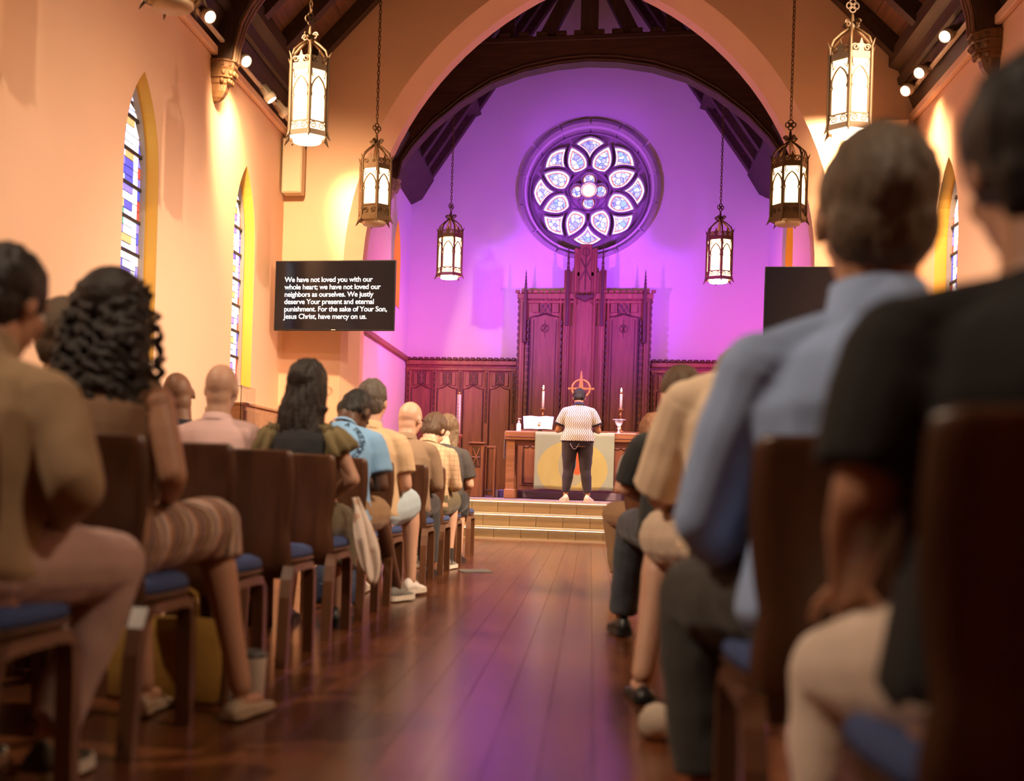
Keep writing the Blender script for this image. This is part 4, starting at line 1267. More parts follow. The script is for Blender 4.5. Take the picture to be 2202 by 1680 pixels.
CH += [(LX - .47, ROWY[0], FAR, 0)] + [(LX - .47 * c_, ROWY[r_], FAR, 0) for c_ in (2, 3, 4) for r_ in (1, 2, 3)] + [(LX - .47 * c_, ROWY[4], FAR, 0) for c_ in (3, 4)]
for i, (x, y, lab, rot) in enumerate(CH):
    c = chair0 if i == 0 else tree(chair0)
    c.location = (x, y, 0); c.rotation_euler = (0, 0, R(rot)); c['label'] = lab
    if lab == FAR: c['group'] = 'dark chairs at the far left'

# ------------------------------------------------------------------ small things on the floor
t = thing('tumbler', 'white tumbler standing on the floor by the empty chair', 'cup', (-.905, 4.09, 0))
MB().lathe([(.042, 0), (.046, .006), (.054, .14), (.055, .15), (.050, .15)], (0, 0, 0), 22).build('body', mat('cream_plastic', (.62, .52, .42), .5), t, True)
MB().lathe([(.056, .148), (.056, .160), (.045, .168), (.004, .17)], (0, 0, 0), 22).build('lid', mat('grey_lid', (.12, .11, .10), .5), t, True)
m_must = mat('mustard_fabric', (.30, .15, .02), .9, var=.2, scale=10, bump=.2, bscale=30)
t = thing('tote_bag', 'mustard yellow tote bag under the curly-haired woman\'s chair', 'bag', (-1.16, 3.98, 0))
MB().loft([[(a * k, b * k2, z) for a, b in ((-.19, -.07), (-.08, -.085), (.08, -.085), (.19, -.07), (.19, .07), (.08, .085), (-.08, .085), (-.19, .07))] for z, k, k2 in ((0, .92, .9), (.02, 1.0, 1.0), (.12, 1.02, 1.05), (.22, .98, .8), (.28, .95, .5))]).build('body', m_must, t, True)
for q in (-.05, .05):
    MB().tube([(-.08, q, .26), (-.07, q, .36), (0, q, .40), (.07, q, .36), (.08, q, .26)], .008, 6).build('strap', m_must, t, True)
m_navy = mat('navy_nylon', (.03, .055, .12), .6, var=.2, bump=.2, bscale=20)
t = thing('backpack', 'dark blue bag on the floor under the light blue shirted man', 'bag', (-1.28, 7.35, 0))
MB().loft([[(a * k, b * k, z) for a, b in ((-.15, -.08), (0, -.1), (.15, -.08), (.16, .06), (0, .09), (-.16, .06))] for z, k in ((0, .9), (.03, 1), (.15, 1.02), (.22, .8), (.25, .4))]).build('body', m_navy, t, True)
MB().bbox(-.09, .09, -.115, -.085, .03, .13, .012).build('pocket', m_navy, t)
MB().tube([(-.03, 0, .24), (-.02, 0, .29), (.02, 0, .29), (.03, 0, .24)], .007, 6).build('handle', m_navy, t)
t = thing('bulletin', 'thin pale folded bulletin lying on the aisle floor', 'paper', (-.70, 10.35, .002))
t.rotation_euler = (0, 0, R(32))
MB().box(-.14, .14, -.06, 0, 0, .003).build('lower_leaf', mat('dull_paper', (.13, .115, .10), .8), t)
MB().loft([[(-.14, 0, .003), (.14, 0, .003), (.14, 0, .006), (-.14, 0, .006)], [(-.14, .06, .016), (.14, .06, .016), (.14, .06, .019), (-.14, .06, .019)]]).build('upper_leaf', mat('dull_paper_b', (.16, .14, .125), .8), t)
m_pouch = mat('pale_canvas', (.50, .40, .31), .85, var=.1, bump=.1)
t = thing('canvas_pouch', 'small pale rounded pouch on the floor behind the black flat shoe', 'pouch', (.44, 3.88, 0))
MB().lathe([(.02, 0), (.045, .01), (.056, .04), (.054, .07), (.035, .10), (.012, .112)], (0, 0, 0), 18).build('body', m_pouch, t, True)
MB().tube([(.05 * math.cos(a), .05 * math.sin(a), .06) for a in [2 * math.pi * k / 20 for k in range(20)]], .004, 5, True).build('seam', m_pouch, t)
# printed scarf hanging beside the long-haired woman
m, nt, b = _nt('floral_cloth')
N, L = nt.nodes, nt.links
tc = N.new('ShaderNodeTexCoord')
v = N.new('ShaderNodeTexVoronoi'); v.inputs['Scale'].default_value = 14
L.new(tc.outputs['Object'], v.inputs['Vector'])
rp_ = N.new('ShaderNodeValToRGB')
rp_.color_ramp.elements[0].position = .18; rp_.color_ramp.elements[0].color = (.70, .46, .33, 1)
rp_.color_ramp.elements[1].position = .30; rp_.color_ramp.elements[1].color = (.86, .72, .62, 1)
L.new(v.outputs['Distance'], rp_.inputs[0]); L.new(rp_.outputs[0], b.inputs['Base Color']); b.inputs['Roughness'].default_value = .9
rows = []
for j in range(17):
    v_ = j / 16
    w = .016 + .050 * math.sin(math.pi * min(1, v_ * .72 + .04)) - .03 * max(0, v_ - .85) / .15
    cx = -.925 + .075 * math.sin(v_ * 1.5) + .02 * v_ * v_
    rows.append([(cx + q * w * .75 + .006 * math.sin(q * 5 + v_ * 6), 6.02 + q * w * .6 + .012 * math.sin(q * 6), .67 - .42 * v_ - .02 * q * v_) for q in [-1 + i / 5 for i in range(11)]])
o = MB().loft(rows, cap=False, closed=False).build('scarf', m, None, True)
o.modifiers.new('s', 'SOLIDIFY').thickness = .006
tag(o, 'pale flower-printed scarf hanging beside the long-haired woman\'s chair', 'scarf')

# ------------------------------------------------------------------ people
def skinmat(name, col):
    m = mat(name, col, .5, var=.10, scale=14, bump=.04, bscale=120)
    b = m.node_tree.nodes['Principled BSDF']
    b.inputs['Subsurface Weight'].default_value = 0
    b.inputs['Subsurface Radius'].default_value = (.02, .008, .004)
    return m


SK_FAIR = skinmat('skin_fair', (.60, .34, .23))
SK_TAN = skinmat('skin_tan', (.48, .24, .14))
SK_DARK = skinmat('skin_dark', (.11, .050, .028))
SK_BROWN = skinmat('skin_brown', (.26, .125, .07))
EYE_W = mat('eye_white', (.7, .68, .65), .3)
LIPS = mat('lips', (.35, .12, .10), .5)


def hairmat(name, col, rough=.45):
    return mat(name, col, rough, var=.55, scale=30, bump=.5, bscale=90, stretch=(3, 3, .6))


def cloth(name, col, var=.10):
    return mat(name, col, .88, var=var, scale=5, bump=.12, bscale=160, sheen=.1)


def ering(c, X, Y, rx, ry, n=16):
    c = Vector(c)
    return [c + X * (rx * math.cos(2 * math.pi * k / n)) + Y * (ry * math.sin(2 * math.pi * k / n)) for k in range(n)]


def frame(d, hint=(1, 0, 0)):
    d = Vector(d).normalized()
    X = Vector(hint); X = (X - d * X.dot(d))
    if X.length < 1e-4: X = Vector((0, 1, 0)) - d * d.y
    X.normalize()
    return X, d.cross(X).normalized(), d


def capsule(mb, p0, r0, p1, r1, n=14, flat=1.0, round_ends=True, hint=(1, 0, 0), mid=None):
    p0, p1 = Vector(p0), Vector(p1)
    X, Y, d = frame(p1 - p0, hint)
    rings = []
    if round_ends:
        for a in (80, 55, 28):
            rings.append(ering(p0 - d * r0 * math.sin(R(a)), X, Y, r0 * math.cos(R(a)), r0 * math.cos(R(a)) * flat, n))
    rings.append(ering(p0, X, Y, r0, r0 * flat, n))
    if mid:
        for t, r in mid: rings.append(ering(p0.lerp(p1, t), X, Y, r, r * flat, n))
    rings.append(ering(p1, X, Y, r1, r1 * flat, n))
    if round_ends:
        for a in (28, 55, 80):
            rings.append(ering(p1 + d * r1 * math.sin(R(a)), X, Y, r1 * math.cos(R(a)), r1 * math.cos(R(a)) * flat, n))
    mb.loft(rings)


def ellipsoid(mb, c, Mx, rx, ry, rz_, n=16, m=10):
    """Mx: 3x3 with columns right/forward/up"""
    c = Vector(c)
    rings = []
    for i in range(1, m):
        a = -math.pi / 2 + math.pi * i / m
        rings.append([c + Mx @ Vector((rx * math.cos(a) * math.cos(b), ry * math.cos(a) * math.sin(b), rz_ * math.sin(a))) for b in [2 * math.pi * k / n for k in range(n)]])
    mb.loft(rings)


def voxel(mb, size, smooth=4, amp=0.0, freq=9.0, stretch=(1, 1, 1), seed=0, cut=None, factor=.5):
    o = mb.build('tmp', None)
    md = o.modifiers.new('r', 'REMESH'); md.mode = 'VOXEL'; md.voxel_size = size; md.adaptivity = 0
    if smooth:
        s = o.modifiers.new('s', 'SMOOTH'); s.factor = factor; s.iterations = smooth
    bpy.context.view_layer.update()
    me = evald(o)
    bpy.data.objects.remove(o)
    if amp:
        off = Vector((seed * 3.7, seed * 1.3, seed * 5.1))
        st = Vector(stretch)
        ns = [v.normal.copy() for v in me.vertices]
        for v, nn in zip(me.vertices, ns):
            q = Vector((v.co.x * st.x, v.co.y * st.y, v.co.z * st.z)) * freq + off
            v.co += nn * amp * (noise.noise(q) + .5 * noise.noise(q * 2.1))
    return me


def hand(mb, wrist, d, normal, side, curl=35):
    """palm with four unequal bent fingers and a thumb; normal = palm side"""
    w = Vector(wrist)
    d = Vector(d).normalized()
    nrm = Vector(normal); nrm = (nrm - d * nrm.dot(d)).normalized()
    s = d.cross(nrm).normalized() * side     # towards the little finger
    rings = []
    for t, a, b in ((0, .026, .020), (.03, .033, .017), (.065, .040, .016), (.092, .040, .013)):
        rings.append(ering(w + d * t, s, nrm, a, b, 12))
    mb.loft(rings)
    for off, ln in ((-.033, .070), (-.011, .080), (.012, .075), (.034, .058)):
        p = w + d * .085 + s * off
        dd = (d + s * off * 2.5).normalized()
        a = 0
        pts = [p]
        for q, f in ((.45, .5), (.30, 1.2), (.25, 1.7)):
            a = R(curl) * f
            pts.append(pts[-1] + (dd * math.cos(a) + nrm * math.sin(a)) * ln * q)
        for (p0, p1), (r0, r1) in zip(zip(pts, pts[1:]), ((.0095, .0088), (.0088, .008), (.008, .0068))):
            capsule(mb, p0, r0, p1, r1, 8)
    p = w + d * .025 - s * .030
    dd = (d * .75 - s * .65 + nrm * .25).normalized()
    p1 = p + dd * .045
    p2 = p1 + (dd * .6 + d * .5 + nrm * .2).normalized() * .032
    capsule(mb, p, .0125, p1, .0105, 8)
    capsule(mb, p1, .0105, p2, .0085, 8)


def shoe(parent, ankle, yaw, m, sole_m, kind='sneaker', lace=None, L_=.285):
    """ankle: local; foot points along yaw (0 = +y)"""
    a = Vector(ankle)
    e = bpy.data.objects.new('shoe', None)
    Rz = Matrix.Rotation(R(yaw), 3, 'Z')
    pt = lambda x, y, z: tuple(Vector((a.x, a.y, 0)) + Rz @ Vector((x, y, z)))
    base = a.z - .09
    prof = [(-.085, .020, .030, .055), (-.07, .034, .028, .085), (-.03, .038, .026, .105), (.02, .036, .026, .095), (.07, .042, .026, .070), (.12, .046, .026, .055), (.165, .042, .026, .045), (.19, .022, .028, .036)]
    if kind == 'flat': prof = [(y, w, z0 * .4, z0 * .4 + (h - z0) * .55) for y, w, z0, h in prof]
    rings = []
    for y, w, z0, h in prof:
        rings.append([pt(w * c_, y, base + z0 + (h - z0) * (s_ if s_ > 0 else 0)) for c_, s_ in [(math.cos(math.pi * k / 8), math.sin(math.pi * k / 8)) for k in range(9)]])
    o = MB().loft(rings).build('shoe', m, parent, True)
    sr = []
    for y, w, z0, h in prof:
        w2 = w + .005
        y2 = y * 1.03
        zs = 0 if kind != 'heel' else 0
        sr.append([pt(-w2, y2, base), pt(w2, y2, base), pt(w2 * .97, y2, base + z0 + .004), pt(-w2 * .97, y2, base + z0 + .004)])
    MB().loft(sr).build('sole', sole_m, o)
    if lace:
        for k in range(4):
            y = .03 + k * .022
            MB().tube([pt(-.02, y, base + .088 - k * .009), pt(0, y, base + .097 - k * .010), pt(.02, y, base + .088 - k * .009)], .004, 5).build('lace', lace, o)
    return o


def person(label, x, y, seat=.50, z0=0.0, lean=(8, 14), side=0, head=(10, 0, 0), k=1.0, g=1.0, sw=.185, skin=SK_FAIR,
           arms=None, legs=None, shirt=None, pants=None, hair=None, shoes=None, hands=True, seed=1, vox=.009, socks=None, neckfwd=0.0, turn=0.0, face=True, belly=0.0, collar=None, hs=1.0):
    """joints of arms and legs are given in world metres: arms {'L': (elbow, wrist)}, legs {'L': (knee, ankle, foot yaw)}"""
    root = thing('person', label, 'person', (x, y, z0))
    Lc = lambda p: Vector((p[0] - x, p[1] - y, p[2] - z0))
    D = lambda a, s=0: Vector((math.sin(R(s)), math.sin(R(a)) * math.cos(R(s)), math.cos(R(a)) * math.cos(R(s)))).normalized()
    p0 = Vector((0, 0, seat + .06 - z0))
    p1 = p0 + D(lean[0], side * .5) * .25 * k
    p2 = p1 + D(lean[1], side) * .26 * k
    up2 = D(lean[1], side)
    fw2 = Vector((0, up2.z, -up2.y)).normalized()
    hp = D(head[0] * .5 + lean[1] * .5, side)
    pn = p2 + hp * .045 * k + fw2 * neckfwd
    Hm = Matrix.Rotation(R(head[1]), 3, 'Z') @ Matrix.Rotation(R(-head[0]), 3, 'X') @ Matrix.Rotation(R(head[2]), 3, 'Y')
    kh = 1.09 * k * hs
    hc = pn + Hm @ Vector((0, .015, .110)) * kh
    H = lambda a, b, c: hc + Hm @ Vector((a, b, c)) * kh
    Xr = Matrix.Rotation(R(turn), 3, 'Z') @ Vector((1, 0, 0))
    sh = {'L': p1 + up2 * .165 * k - Xr * sw * .93 * k, 'R': p1 + up2 * .165 * k + Xr * sw * .93 * k}
    hips = {'L': p0 + Vector((-.092 * g, .02, -.0)), 'R': p0 + Vector((.092 * g, .02, -.0))}

    def torso(mb, e, low=-.10, flare=0.0):
        rings = []
        X0 = Vector((1, 0, 0)).lerp(Xr, .3).normalized()
        d0, d1 = (p1 - p0).normalized(), up2
        for t, rx, ry in ((low, .165 * g, .115 * g), (-.02, .182 * g, .130 * g), (.08, .170 * g, .125 * g + belly * .5), (.17, .162 * g, .118 * g + belly)):
            d = d0
            Yv = d.cross(X0).normalized()
            fl = flare if t < .1 else 0
            rings.append(ering(p0 + d * t * k + Yv * (belly * .5 if t > .05 else 0), X0, Yv, rx * k + e + fl, ry * k + e + fl))
        Yv = ((d0 + d1) / 2).normalized().cross(X0.lerp(Xr, .5).normalized()).normalized()
        rings.append(ering(p1, X0.lerp(Xr, .5).normalized(), Yv, .168 * g * k + e, .118 * g * k + e))
        Yv = d1.cross(Xr).normalized()
        for t, rx, ry in ((.08, .176 * (g + 1) / 2, .118 * (g + 1) / 2), (.135, .174, .110), (.175, .158, .098), (.205, .126, .084), (.235, .088, .072), (.262, .066, .064)):
            rings.append(ering(p1 + d1 * t * k, Xr, Yv, rx * k * sw / .185 + e, ry * k + e))
        mb.loft(rings)
        for q in 'LR':
            capsule(mb, p2 - up2 * .035 * k, .056 * k + e * .5, sh[q] + (p2 - sh[q]) * .12, .052 * k + e * .7)

    ga = (g + 1) / 2
    # ---- body
    mb = MB()
    torso(mb, 0)
    capsule(mb, p2 - up2 * .03, .066 * ga * k, pn + Hm @ Vector((0, .0, .06)) * k, .061 * ga * k)
    ellipsoid(mb, H(0, -.010, .025), Hm, .077 * kh, .097 * kh, .098 * kh)
    ellipsoid(mb, H(0, .022, -.035), Hm, .060 * kh, .068 * kh, .080 * kh)
    ellipsoid(mb, H(0, .055, -.088), Hm, .028 * kh, .026 * kh, .024 * kh)
    ellipsoid(mb, H(0, -.030, -.040), Hm, .063 * kh, .056 * kh, .078 * kh)
    capsule(mb, H(0, .088, .022), .010 * kh, H(0, .106, -.022), .015 * kh, 8)
    ellipsoid(mb, H(0, .078, .040), Hm, .050 * kh, .018 * kh, .014 * kh)
    for s_ in (-1, 1):
        ellipsoid(mb, H(s_ * .079, -.005, -.008), Hm, .010 * kh, .020 * kh, .033 * kh, 10, 8)
        ellipsoid(mb, H(s_ * .036, .060, -.02), Hm, .026 * kh, .026 * kh, .026 * kh, 10, 8)
    jn = {}
    for s_ in 'LR':
        sg = -1 if s_ == 'L' else 1
        el, wr = (Lc(arms[s_][0]), Lc(arms[s_][1])) if arms and s_ in arms else (sh[s_] + Vector((sg * .05, .04, -.27)), sh[s_] + Vector((-sg * .06, .26, -.36)))
        kn, an = Lc(legs[s_][0]), Lc(legs[s_][1])
        jn[s_] = (sh[s_], el, wr, hips[s_], kn, an, legs[s_][2] if len(legs[s_]) > 2 else 0)
        ellipsoid(mb, sh[s_], Matrix.Identity(3), .055 * ga * k, .058 * ga * k, .055 * ga * k)
        capsule(mb, sh[s_], .052 * ga * k, el, .040 * ga * k, mid=[(.4, .050 * ga * k)])
        capsule(mb, el, .040 * ga * k, wr, .027 * ga * k, mid=[(.3, .041 * ga * k)])
        if hands:
            dd = (arms[s_][2] if arms and s_ in arms and len(arms[s_]) > 2 else (wr - el).normalized() + Vector((-sg * .4, .2, -.35)))
            hand(mb, wr, dd, (0, 0, -1) if abs(Vector(dd).normalized().z) < .8 else (-sg, 0, 0), 1 if s_ == 'R' else -1, 22)
        capsule(mb, hips[s_], .088 * g * k, kn, .060 * ga * k, mid=[(.5, .078 * g * k)])
        capsule(mb, kn, .058 * ga * k, an, .036 * k, mid=[(.28, .060 * ga * k), (.6, .045 * ga * k)])
        ya = R(jn[s_][6])
        fd = Vector((-math.sin(ya), math.cos(ya), 0))
        capsule(mb, an - Vector((0, 0, .05)), .030 * k, an - Vector((0, 0, .055)) + fd * .12, .026 * k, flat=.8)
    body = obj('body', voxel(mb, vox if hands is not True else min(vox, .0085), 3), skin, root, True)
    if face:
        for s_ in (-1, 1):
            eb = MB(); ellipsoid(eb, H(s_ * .033, .078, .006), Hm, .014 * kh, .012 * kh, .010 * kh, 10, 8)
            eb.build('eye', EYE_W, root, True)
        lm = MB(); ellipsoid(lm, H(0, .086, -.052), Hm, .024 * kh, .010 * kh, .007 * kh, 10, 6)
        lm.build('lips', LIPS, root, True)
    # ---- shirt
    if shirt:
        m_, sl = shirt['m'], shirt.get('sleeve', .55)
        e = shirt.get('e', .013)
        mb = MB()
        torso(mb, e, shirt.get('low', -.05), shirt.get('flare', .004))
        for s_ in 'LR':
            a, el, wr = jn[s_][:3]
            if sl > 0:
                lo = shirt.get('loose', 0)
                ellipsoid(mb, a, Matrix.Identity(3), .058 * ga * k + e * .6, .060 * ga * k + e * .6, .058 * ga * k + e * .5)
                q = a.lerp(el, min(1, sl))
                capsule(mb, a, .056 * ga * k + e, q, (.056 - .013 * min(1, sl)) * ga * k + e + lo, round_ends=False, mid=[(.4, .056 * ga * k + e + lo * .5)])
                if sl > 1:
                    ellipsoid(mb, el, Matrix.Identity(3), .043 * ga * k + e, .043 * ga * k + e, .043 * ga * k + e)
                    capsule(mb, el, .043 * ga * k + e, el.lerp(wr, sl - 1), .032 * ga * k + e, round_ends=False, mid=[(.3, .045 * ga * k + e)])
        so = obj('shirt', voxel(mb, max(vox, .009), 2, shirt.get('amp', .005), shirt.get('freq', 8), (1, 1, .8), seed), m_, root, True)
        root['shirt_name'] = so.name
        if collar:
            cw = collar.get('h', .045)
            nb = p2 + up2 * .0
            hpv = (pn - p2).normalized()
            X, Y, d = frame(hpv)
            r0 = .074 * ga * k
            MB().loft([ering(nb - d * .015, X, Y, r0 + .012, r0 + .012, 20), ering(nb + d * cw, X, Y, r0, r0, 20), ering(nb + d * (cw + .004), X, Y, r0 - .006, r0 - .006, 20), ering(nb - d * .01, X, Y, r0 + .002, r0 + .002, 20)], cap=False).build('collar', collar.get('m', m_), so, True)
        if shirt.get('cuff'):
            for s_ in 'LR':
                a, el, wr = jn[s_][:3]
                q = a.lerp(el, sl)
                X, Y, d = frame(el - a)
                rr_ = (.056 - .013 * sl) * ga * k + e + shirt.get('loose', 0) + .003
                MB().loft([ering(q - d * .02, X, Y, rr_, rr_), ering(q + d * .006, X, Y, rr_, rr_), ering(q + d * .006, X, Y, rr_ - .008, rr_ - .008), ering(q - d * .02, X, Y, rr_ - .008, rr_ - .008)], cap=False).build('sleeve_cuff', shirt['cuff'], so, True)
    # ---- trousers
    if pants:
        ln, e = pants.get('len', 2), pants.get('e', .012)
        mb = MB()
        X0 = Vector((1, 0, 0))
        mb.loft([ering(p0 + Vector((0, .0, -.09)), X0, Vector((0, 1, 0)), .15 * g * k + e, .11 * g * k + e), ering(p0 + Vector((0, .0, -.04)), X0, Vector((0, 1, 0)), .182 * g * k + e, .135 * g * k + e), ering(p0 + Vector((0, 0, .08)), X0, Vector((0, 1, 0)), .172 * g * k + e, .125 * g * k + e)])
        for s_ in 'LR':
            hi, kn, an = jn[s_][3:6]
            q = hi.lerp(kn, min(1, ln))
            lo = pants.get('loose', .0)
            capsule(mb, hi, .092 * g * k + e, q, .064 * ga * k + e + lo, round_ends=False, mid=[(.5, .082 * g * k + e + lo * .5)])
            ellipsoid(mb, hi, Matrix.Identity(3), .098 * g * k + e, .098 * g * k + e, .095 * g * k + e)
            if ln >= 1:
                ellipsoid(mb, kn, Matrix.Identity(3), .064 * ga * k + e + lo, .064 * ga * k + e + lo, .064 * ga * k + e + lo)
            if ln > 1:
                capsule(mb, kn, .062 * ga * k + e + lo, kn.lerp(an, ln - 1), .044 * k + e + lo * 1.5, round_ends=False, mid=[(.3, .062 * ga * k + e + lo)])
        if pants.get('skirt'):
            h_, k1, k2 = (hips['L'] + hips['R']) / 2, jn['L'][4], jn['R'][4]
            c1 = (k1 + k2) / 2
            wk = (k2 - k1).length / 2 + .085 * k
            mb.loft([ering(h_, X0, Vector((0, 0, 1)), .19 * g, .12 * g), ering(h_.lerp(c1, .5), X0, Vector((0, 0, 1)), (.19 * g + wk) / 2, .105 * g), ering(c1, X0, Vector((0, .3, 1)).normalized(), wk, .085), ering(c1 + Vector((0, .05, -.06)), X0, Vector((0, 1, .4)).normalized(), wk * .98, .085), ering(c1 + Vector((0, .06, -.12)), X0, Vector((0, 1, 0)), wk * .93, .085)])
        obj(pants.get('name', 'trousers'), voxel(mb, max(vox, .010), 2, .006, 9, (1, 1, 1), seed + 5), pants['m'], root, True)
    # ---- shoes and socks
    if shoes:
        for s_ in 'LR':
            an, yw = jn[s_][5], jn[s_][6]
            shoe(root, an, yw, shoes['m'], shoes.get('sole', shoes['m']), shoes.get('kind', 'sneaker'), shoes.get('lace'))
            if socks:
                MB().lathe([(.040, -.04), (.043, .0), (.045, .08), (.043, .085)], tuple(an), 14).build('sock', socks, root, True)
    # ---- hair
    if hair:
        kind, hm = hair[0], hair[1]
        mb = MB()
        if kind == 'short':
            th = hair[2] if len(hair) > 2 else .008
            ellipsoid(mb, H(0, -.022, .036), Hm, (.077 + th) * kh, (.092 + th) * kh, (.094 + th) * kh, 20, 14)
            ellipsoid(mb, H(0, -.046, -.018), Hm, (.074 + th * .5) * kh, (.056 + th * .5) * kh, (.078 + th * .4) * kh, 20, 14)
            me = voxel(mb, .007, 2, .006, 40, (1, 1, .35), seed)
        elif kind == 'fringe':     # hair only round the sides and nape
            ellipsoid(mb, H(0, -.012, .022), Hm, .0785 * kh, .0985 * kh, .1 * kh, 24, 16)
            me = voxel(mb, .006, 1)
            bm = bmesh.new(); bm.from_mesh(me)
            iv = Hm.inverted()
            kill = [f for f in bm.faces if not (lambda q: -.085 < q.z < .045 + .02 * noise.noise(q * 30) and q.y < .02 - .2 * abs(q.z) + .012 * noise.noise(q * 40))(iv @ (f.calc_center_median() - hc))]
            bmesh.ops.delete(bm, geom=kill, context='FACES')
            bm.to_mesh(me); bm.free()
        elif kind == 'long':
            ln, wd = hair[2], hair[3]
            ellipsoid(mb, H(0, -.018, .034), Hm, .092 * kh, .106 * kh, .106 * kh, 20, 14)
            top = H(0, -.045, .075)
            bt = top + Vector((hair[4] if len(hair) > 4 else 0, -.055, -ln - .05))
            rings = []
            for i in range(9):
                t = i / 8
                c_ = top.lerp(bt, t) + Vector((.008 * math.sin(t * 9), -.02 * math.sin(t * 3), 0))
                wv = (.082 + (wd - .082) * min(1, t * 1.5)) * (1 - .35 * max(0, t - .75) / .25)
                rings.append(ering(c_, Vector((1, 0, 0)), Vector((0, 1, 0)), wv, .068 - .012 * t))
            mb.loft(rings)
            for s_ in (-1, 1):
                capsule(mb, H(s_ * .070, .01, .02), .028, H(s_ * .085, -.005, -.10) + Vector((0, -.02, -.06)), .030)
            r2 = random.Random(seed)
            for i in range(16):   # separate locks
                a = -1 + 2 * i / 15
                q = top + Vector((a * wd * .85, -.02 - .03 * (1 - a * a), -ln * .45))
                pts = [q + Vector((.012 * math.sin(t * 8 + i), .010 * math.cos(t * 8 + i) - .012, -ln * (.58 + .06 * r2.random()) * t)) for t in [j / 6 for j in range(7)]]
                mb.tube(pts, [.020, .020, .019, .017, .014, .010, .004], 7)
            me = voxel(mb, .0065, 3, .008, 34, (1.6, 1.6, .16), seed)
        elif kind == 'curly':
            ellipsoid(mb, H(0, -.02, .036), Hm, .102, .118, .112, 20, 14)
            r2 = random.Random(seed)
            top = hc + Vector((0, -.04, .05))
            for i in range(330):
                t = r2.random()
                wv = .088 + .070 * math.sin(min(1, t * 1.5) * math.pi * .62)
                a = -2.75 + 2.35 * r2.random() if r2.random() < .8 else (-3.6 + 4.1 * r2.random())
                c_ = top + Vector((wv * math.cos(a), wv * .75 * math.sin(a) + .02 - .03 * t, .07 - .47 * t))
                ph, rad, h_ = r2.random() * 6, .009 + .009 * r2.random(), .06 + .06 * r2.random()
                pts = [c_ + Vector((rad * math.cos(ph + q * 12), rad * math.sin(ph + q * 12), -h_ * q)) for q in [j / 10 for j in range(11)]]
                mb.tube(pts, [.0065 + .003 * r2.random()] * 10 + [.003], 5)
            for t, w_, d_ in ((0, .10, .09), (.12, .122, .095), (.25, .132, .095), (.36, .125, .08), (.44, .10, .06)):
                ellipsoid(mb, top + Vector((0, -.005, -t)), Matrix.Identity(3), w_, d_, .10)
            me = voxel(mb, .0058, 0)
        obj('hair', me, hm, root, True)
    root['_'] = 0
    del root['_']
    if 'shirt_name' in root: del root['shirt_name']
    return root, dict(H=H, Hm=Hm, p1=p1, p2=p2, up2=up2, jn=jn, hc=hc, pn=pn, k=k)


def glasses(root, inf, m):
    H, Hm = inf['H'], inf['Hm']
    mb = MB()
    for s_ in (-1, 1):
        mb.tube([H(s_ * .036 + .026 * math.cos(a), .102, .006 + .019 * math.sin(a)) for a in [2 * math.pi * j / 16 for j in range(16)]], .0022, 5, True)
        mb.tube([H(s_ * .060, .100, .010), H(s_ * .080, .06, .012), H(s_ * .083, -.005, .010), H(s_ * .082, -.022, -.01)], .0022, 5)
    mb.tube([H(-.011, .104, .010), H(.011, .104, .010)], .0022, 5)
    mb.build('glasses', m, root)


H_DARK = hairmat('hair_black_brown', (.016, .009, .006))
H_BROWN = hairmat('hair_brown', (.085, .042, .018))
H_GREY = hairmat('hair_grey_brown', (.14, .092, .056))
H_GREY2 = hairmat('hair_greying', (.11, .085, .065))
H_BLACK = hairmat('hair_black', (.007, .006, .006))
H_BOB = hairmat('hair_light_brown', (.15, .085, .04))
H_RED = hairmat('hair_auburn', (.30, .13, .06))
H_BLOND = hairmat('hair_blond', (.38, .22, .10))
H_STUB = mat('stubble', (.44, .255, .175), .8, var=.2, scale=60)
SHOE_W = mat('white_trainer', (.70, .64, .58), .6)
SHOE_B = mat('black_shoe', (.012, .012, .013), .45)
SHOE_G = mat('grey_trainer', (.16, .15, .13), .7)
SOLE_W = mat('pale_sole', (.62, .55, .46), .6)
SOCK_B = cloth('black_sock', (.015, .015, .017))
FRAME = mat('spectacle_frame', (.12, .07, .05), .3, .4)


def seated(cx, cy, kdy=.44, spread=.10, ank=.40, kz=.53, xoff=0):
    """plain leg joints for somebody on the chair at cx, cy"""
    return {'L': ((cx - spread - .02 + xoff, cy - .05 + kdy, kz), (cx - spread - .03 + xoff, cy - .05 + ank, .09), 5), 'R': ((cx + spread + .02 + xoff, cy - .05 + kdy, kz), (cx + spread + .03 + xoff, cy - .05 + ank, .09), -5)}


def lap_arms(cx, cy, zs=1.0, out=.26, ey=.10, ez=.72, wy=.30, wz=.64, wx=.07):
    return {'L': ((cx - out, cy - .05 + ey, ez), (cx - wx, cy - .05 + wy, wz)), 'R': ((cx + out, cy - .05 + ey, ez), (cx + wx, cy - .05 + wy, wz))}


# --- man in tan jacket
cx, cy = -1.17, 2.55
person('man in tan jacket and pale pink trousers at the left edge', cx, cy - .05, lean=(10, 24), head=(22, -18, 0), g=1.12, sw=.195, skin=SK_TAN, seed=2, k=.95,
       arms={'L': ((cx - .29, cy + .05, .74), (cx - .08, cy + .28, .68)), 'R': ((cx + .285, cy - .02, .735), (cx + .10, cy + .24, .66))},
       legs={'L': ((cx - .14, cy + .40, .54), (cx - .12, cy + .30, .09), 8), 'R': ((cx + .20, cy + .42, .535), (cx + .10, cy + .28, .10), -4)},
       shirt=dict(m=cloth('tan_jacket', (.36, .23, .12)), sleeve=1.95, e=.022, amp=.010, freq=7), collar=dict(h=.05),
       pants=dict(m=cloth('pale_pink_twill', (.46, .29, .24)), len=1.9, e=.014, loose=.006), hair=('short', H_DARK, .012),
       shoes=dict(m=mat('olive_black_shoe', (.03, .03, .022), .6), sole=SOLE_W, lace=SOLE_W))
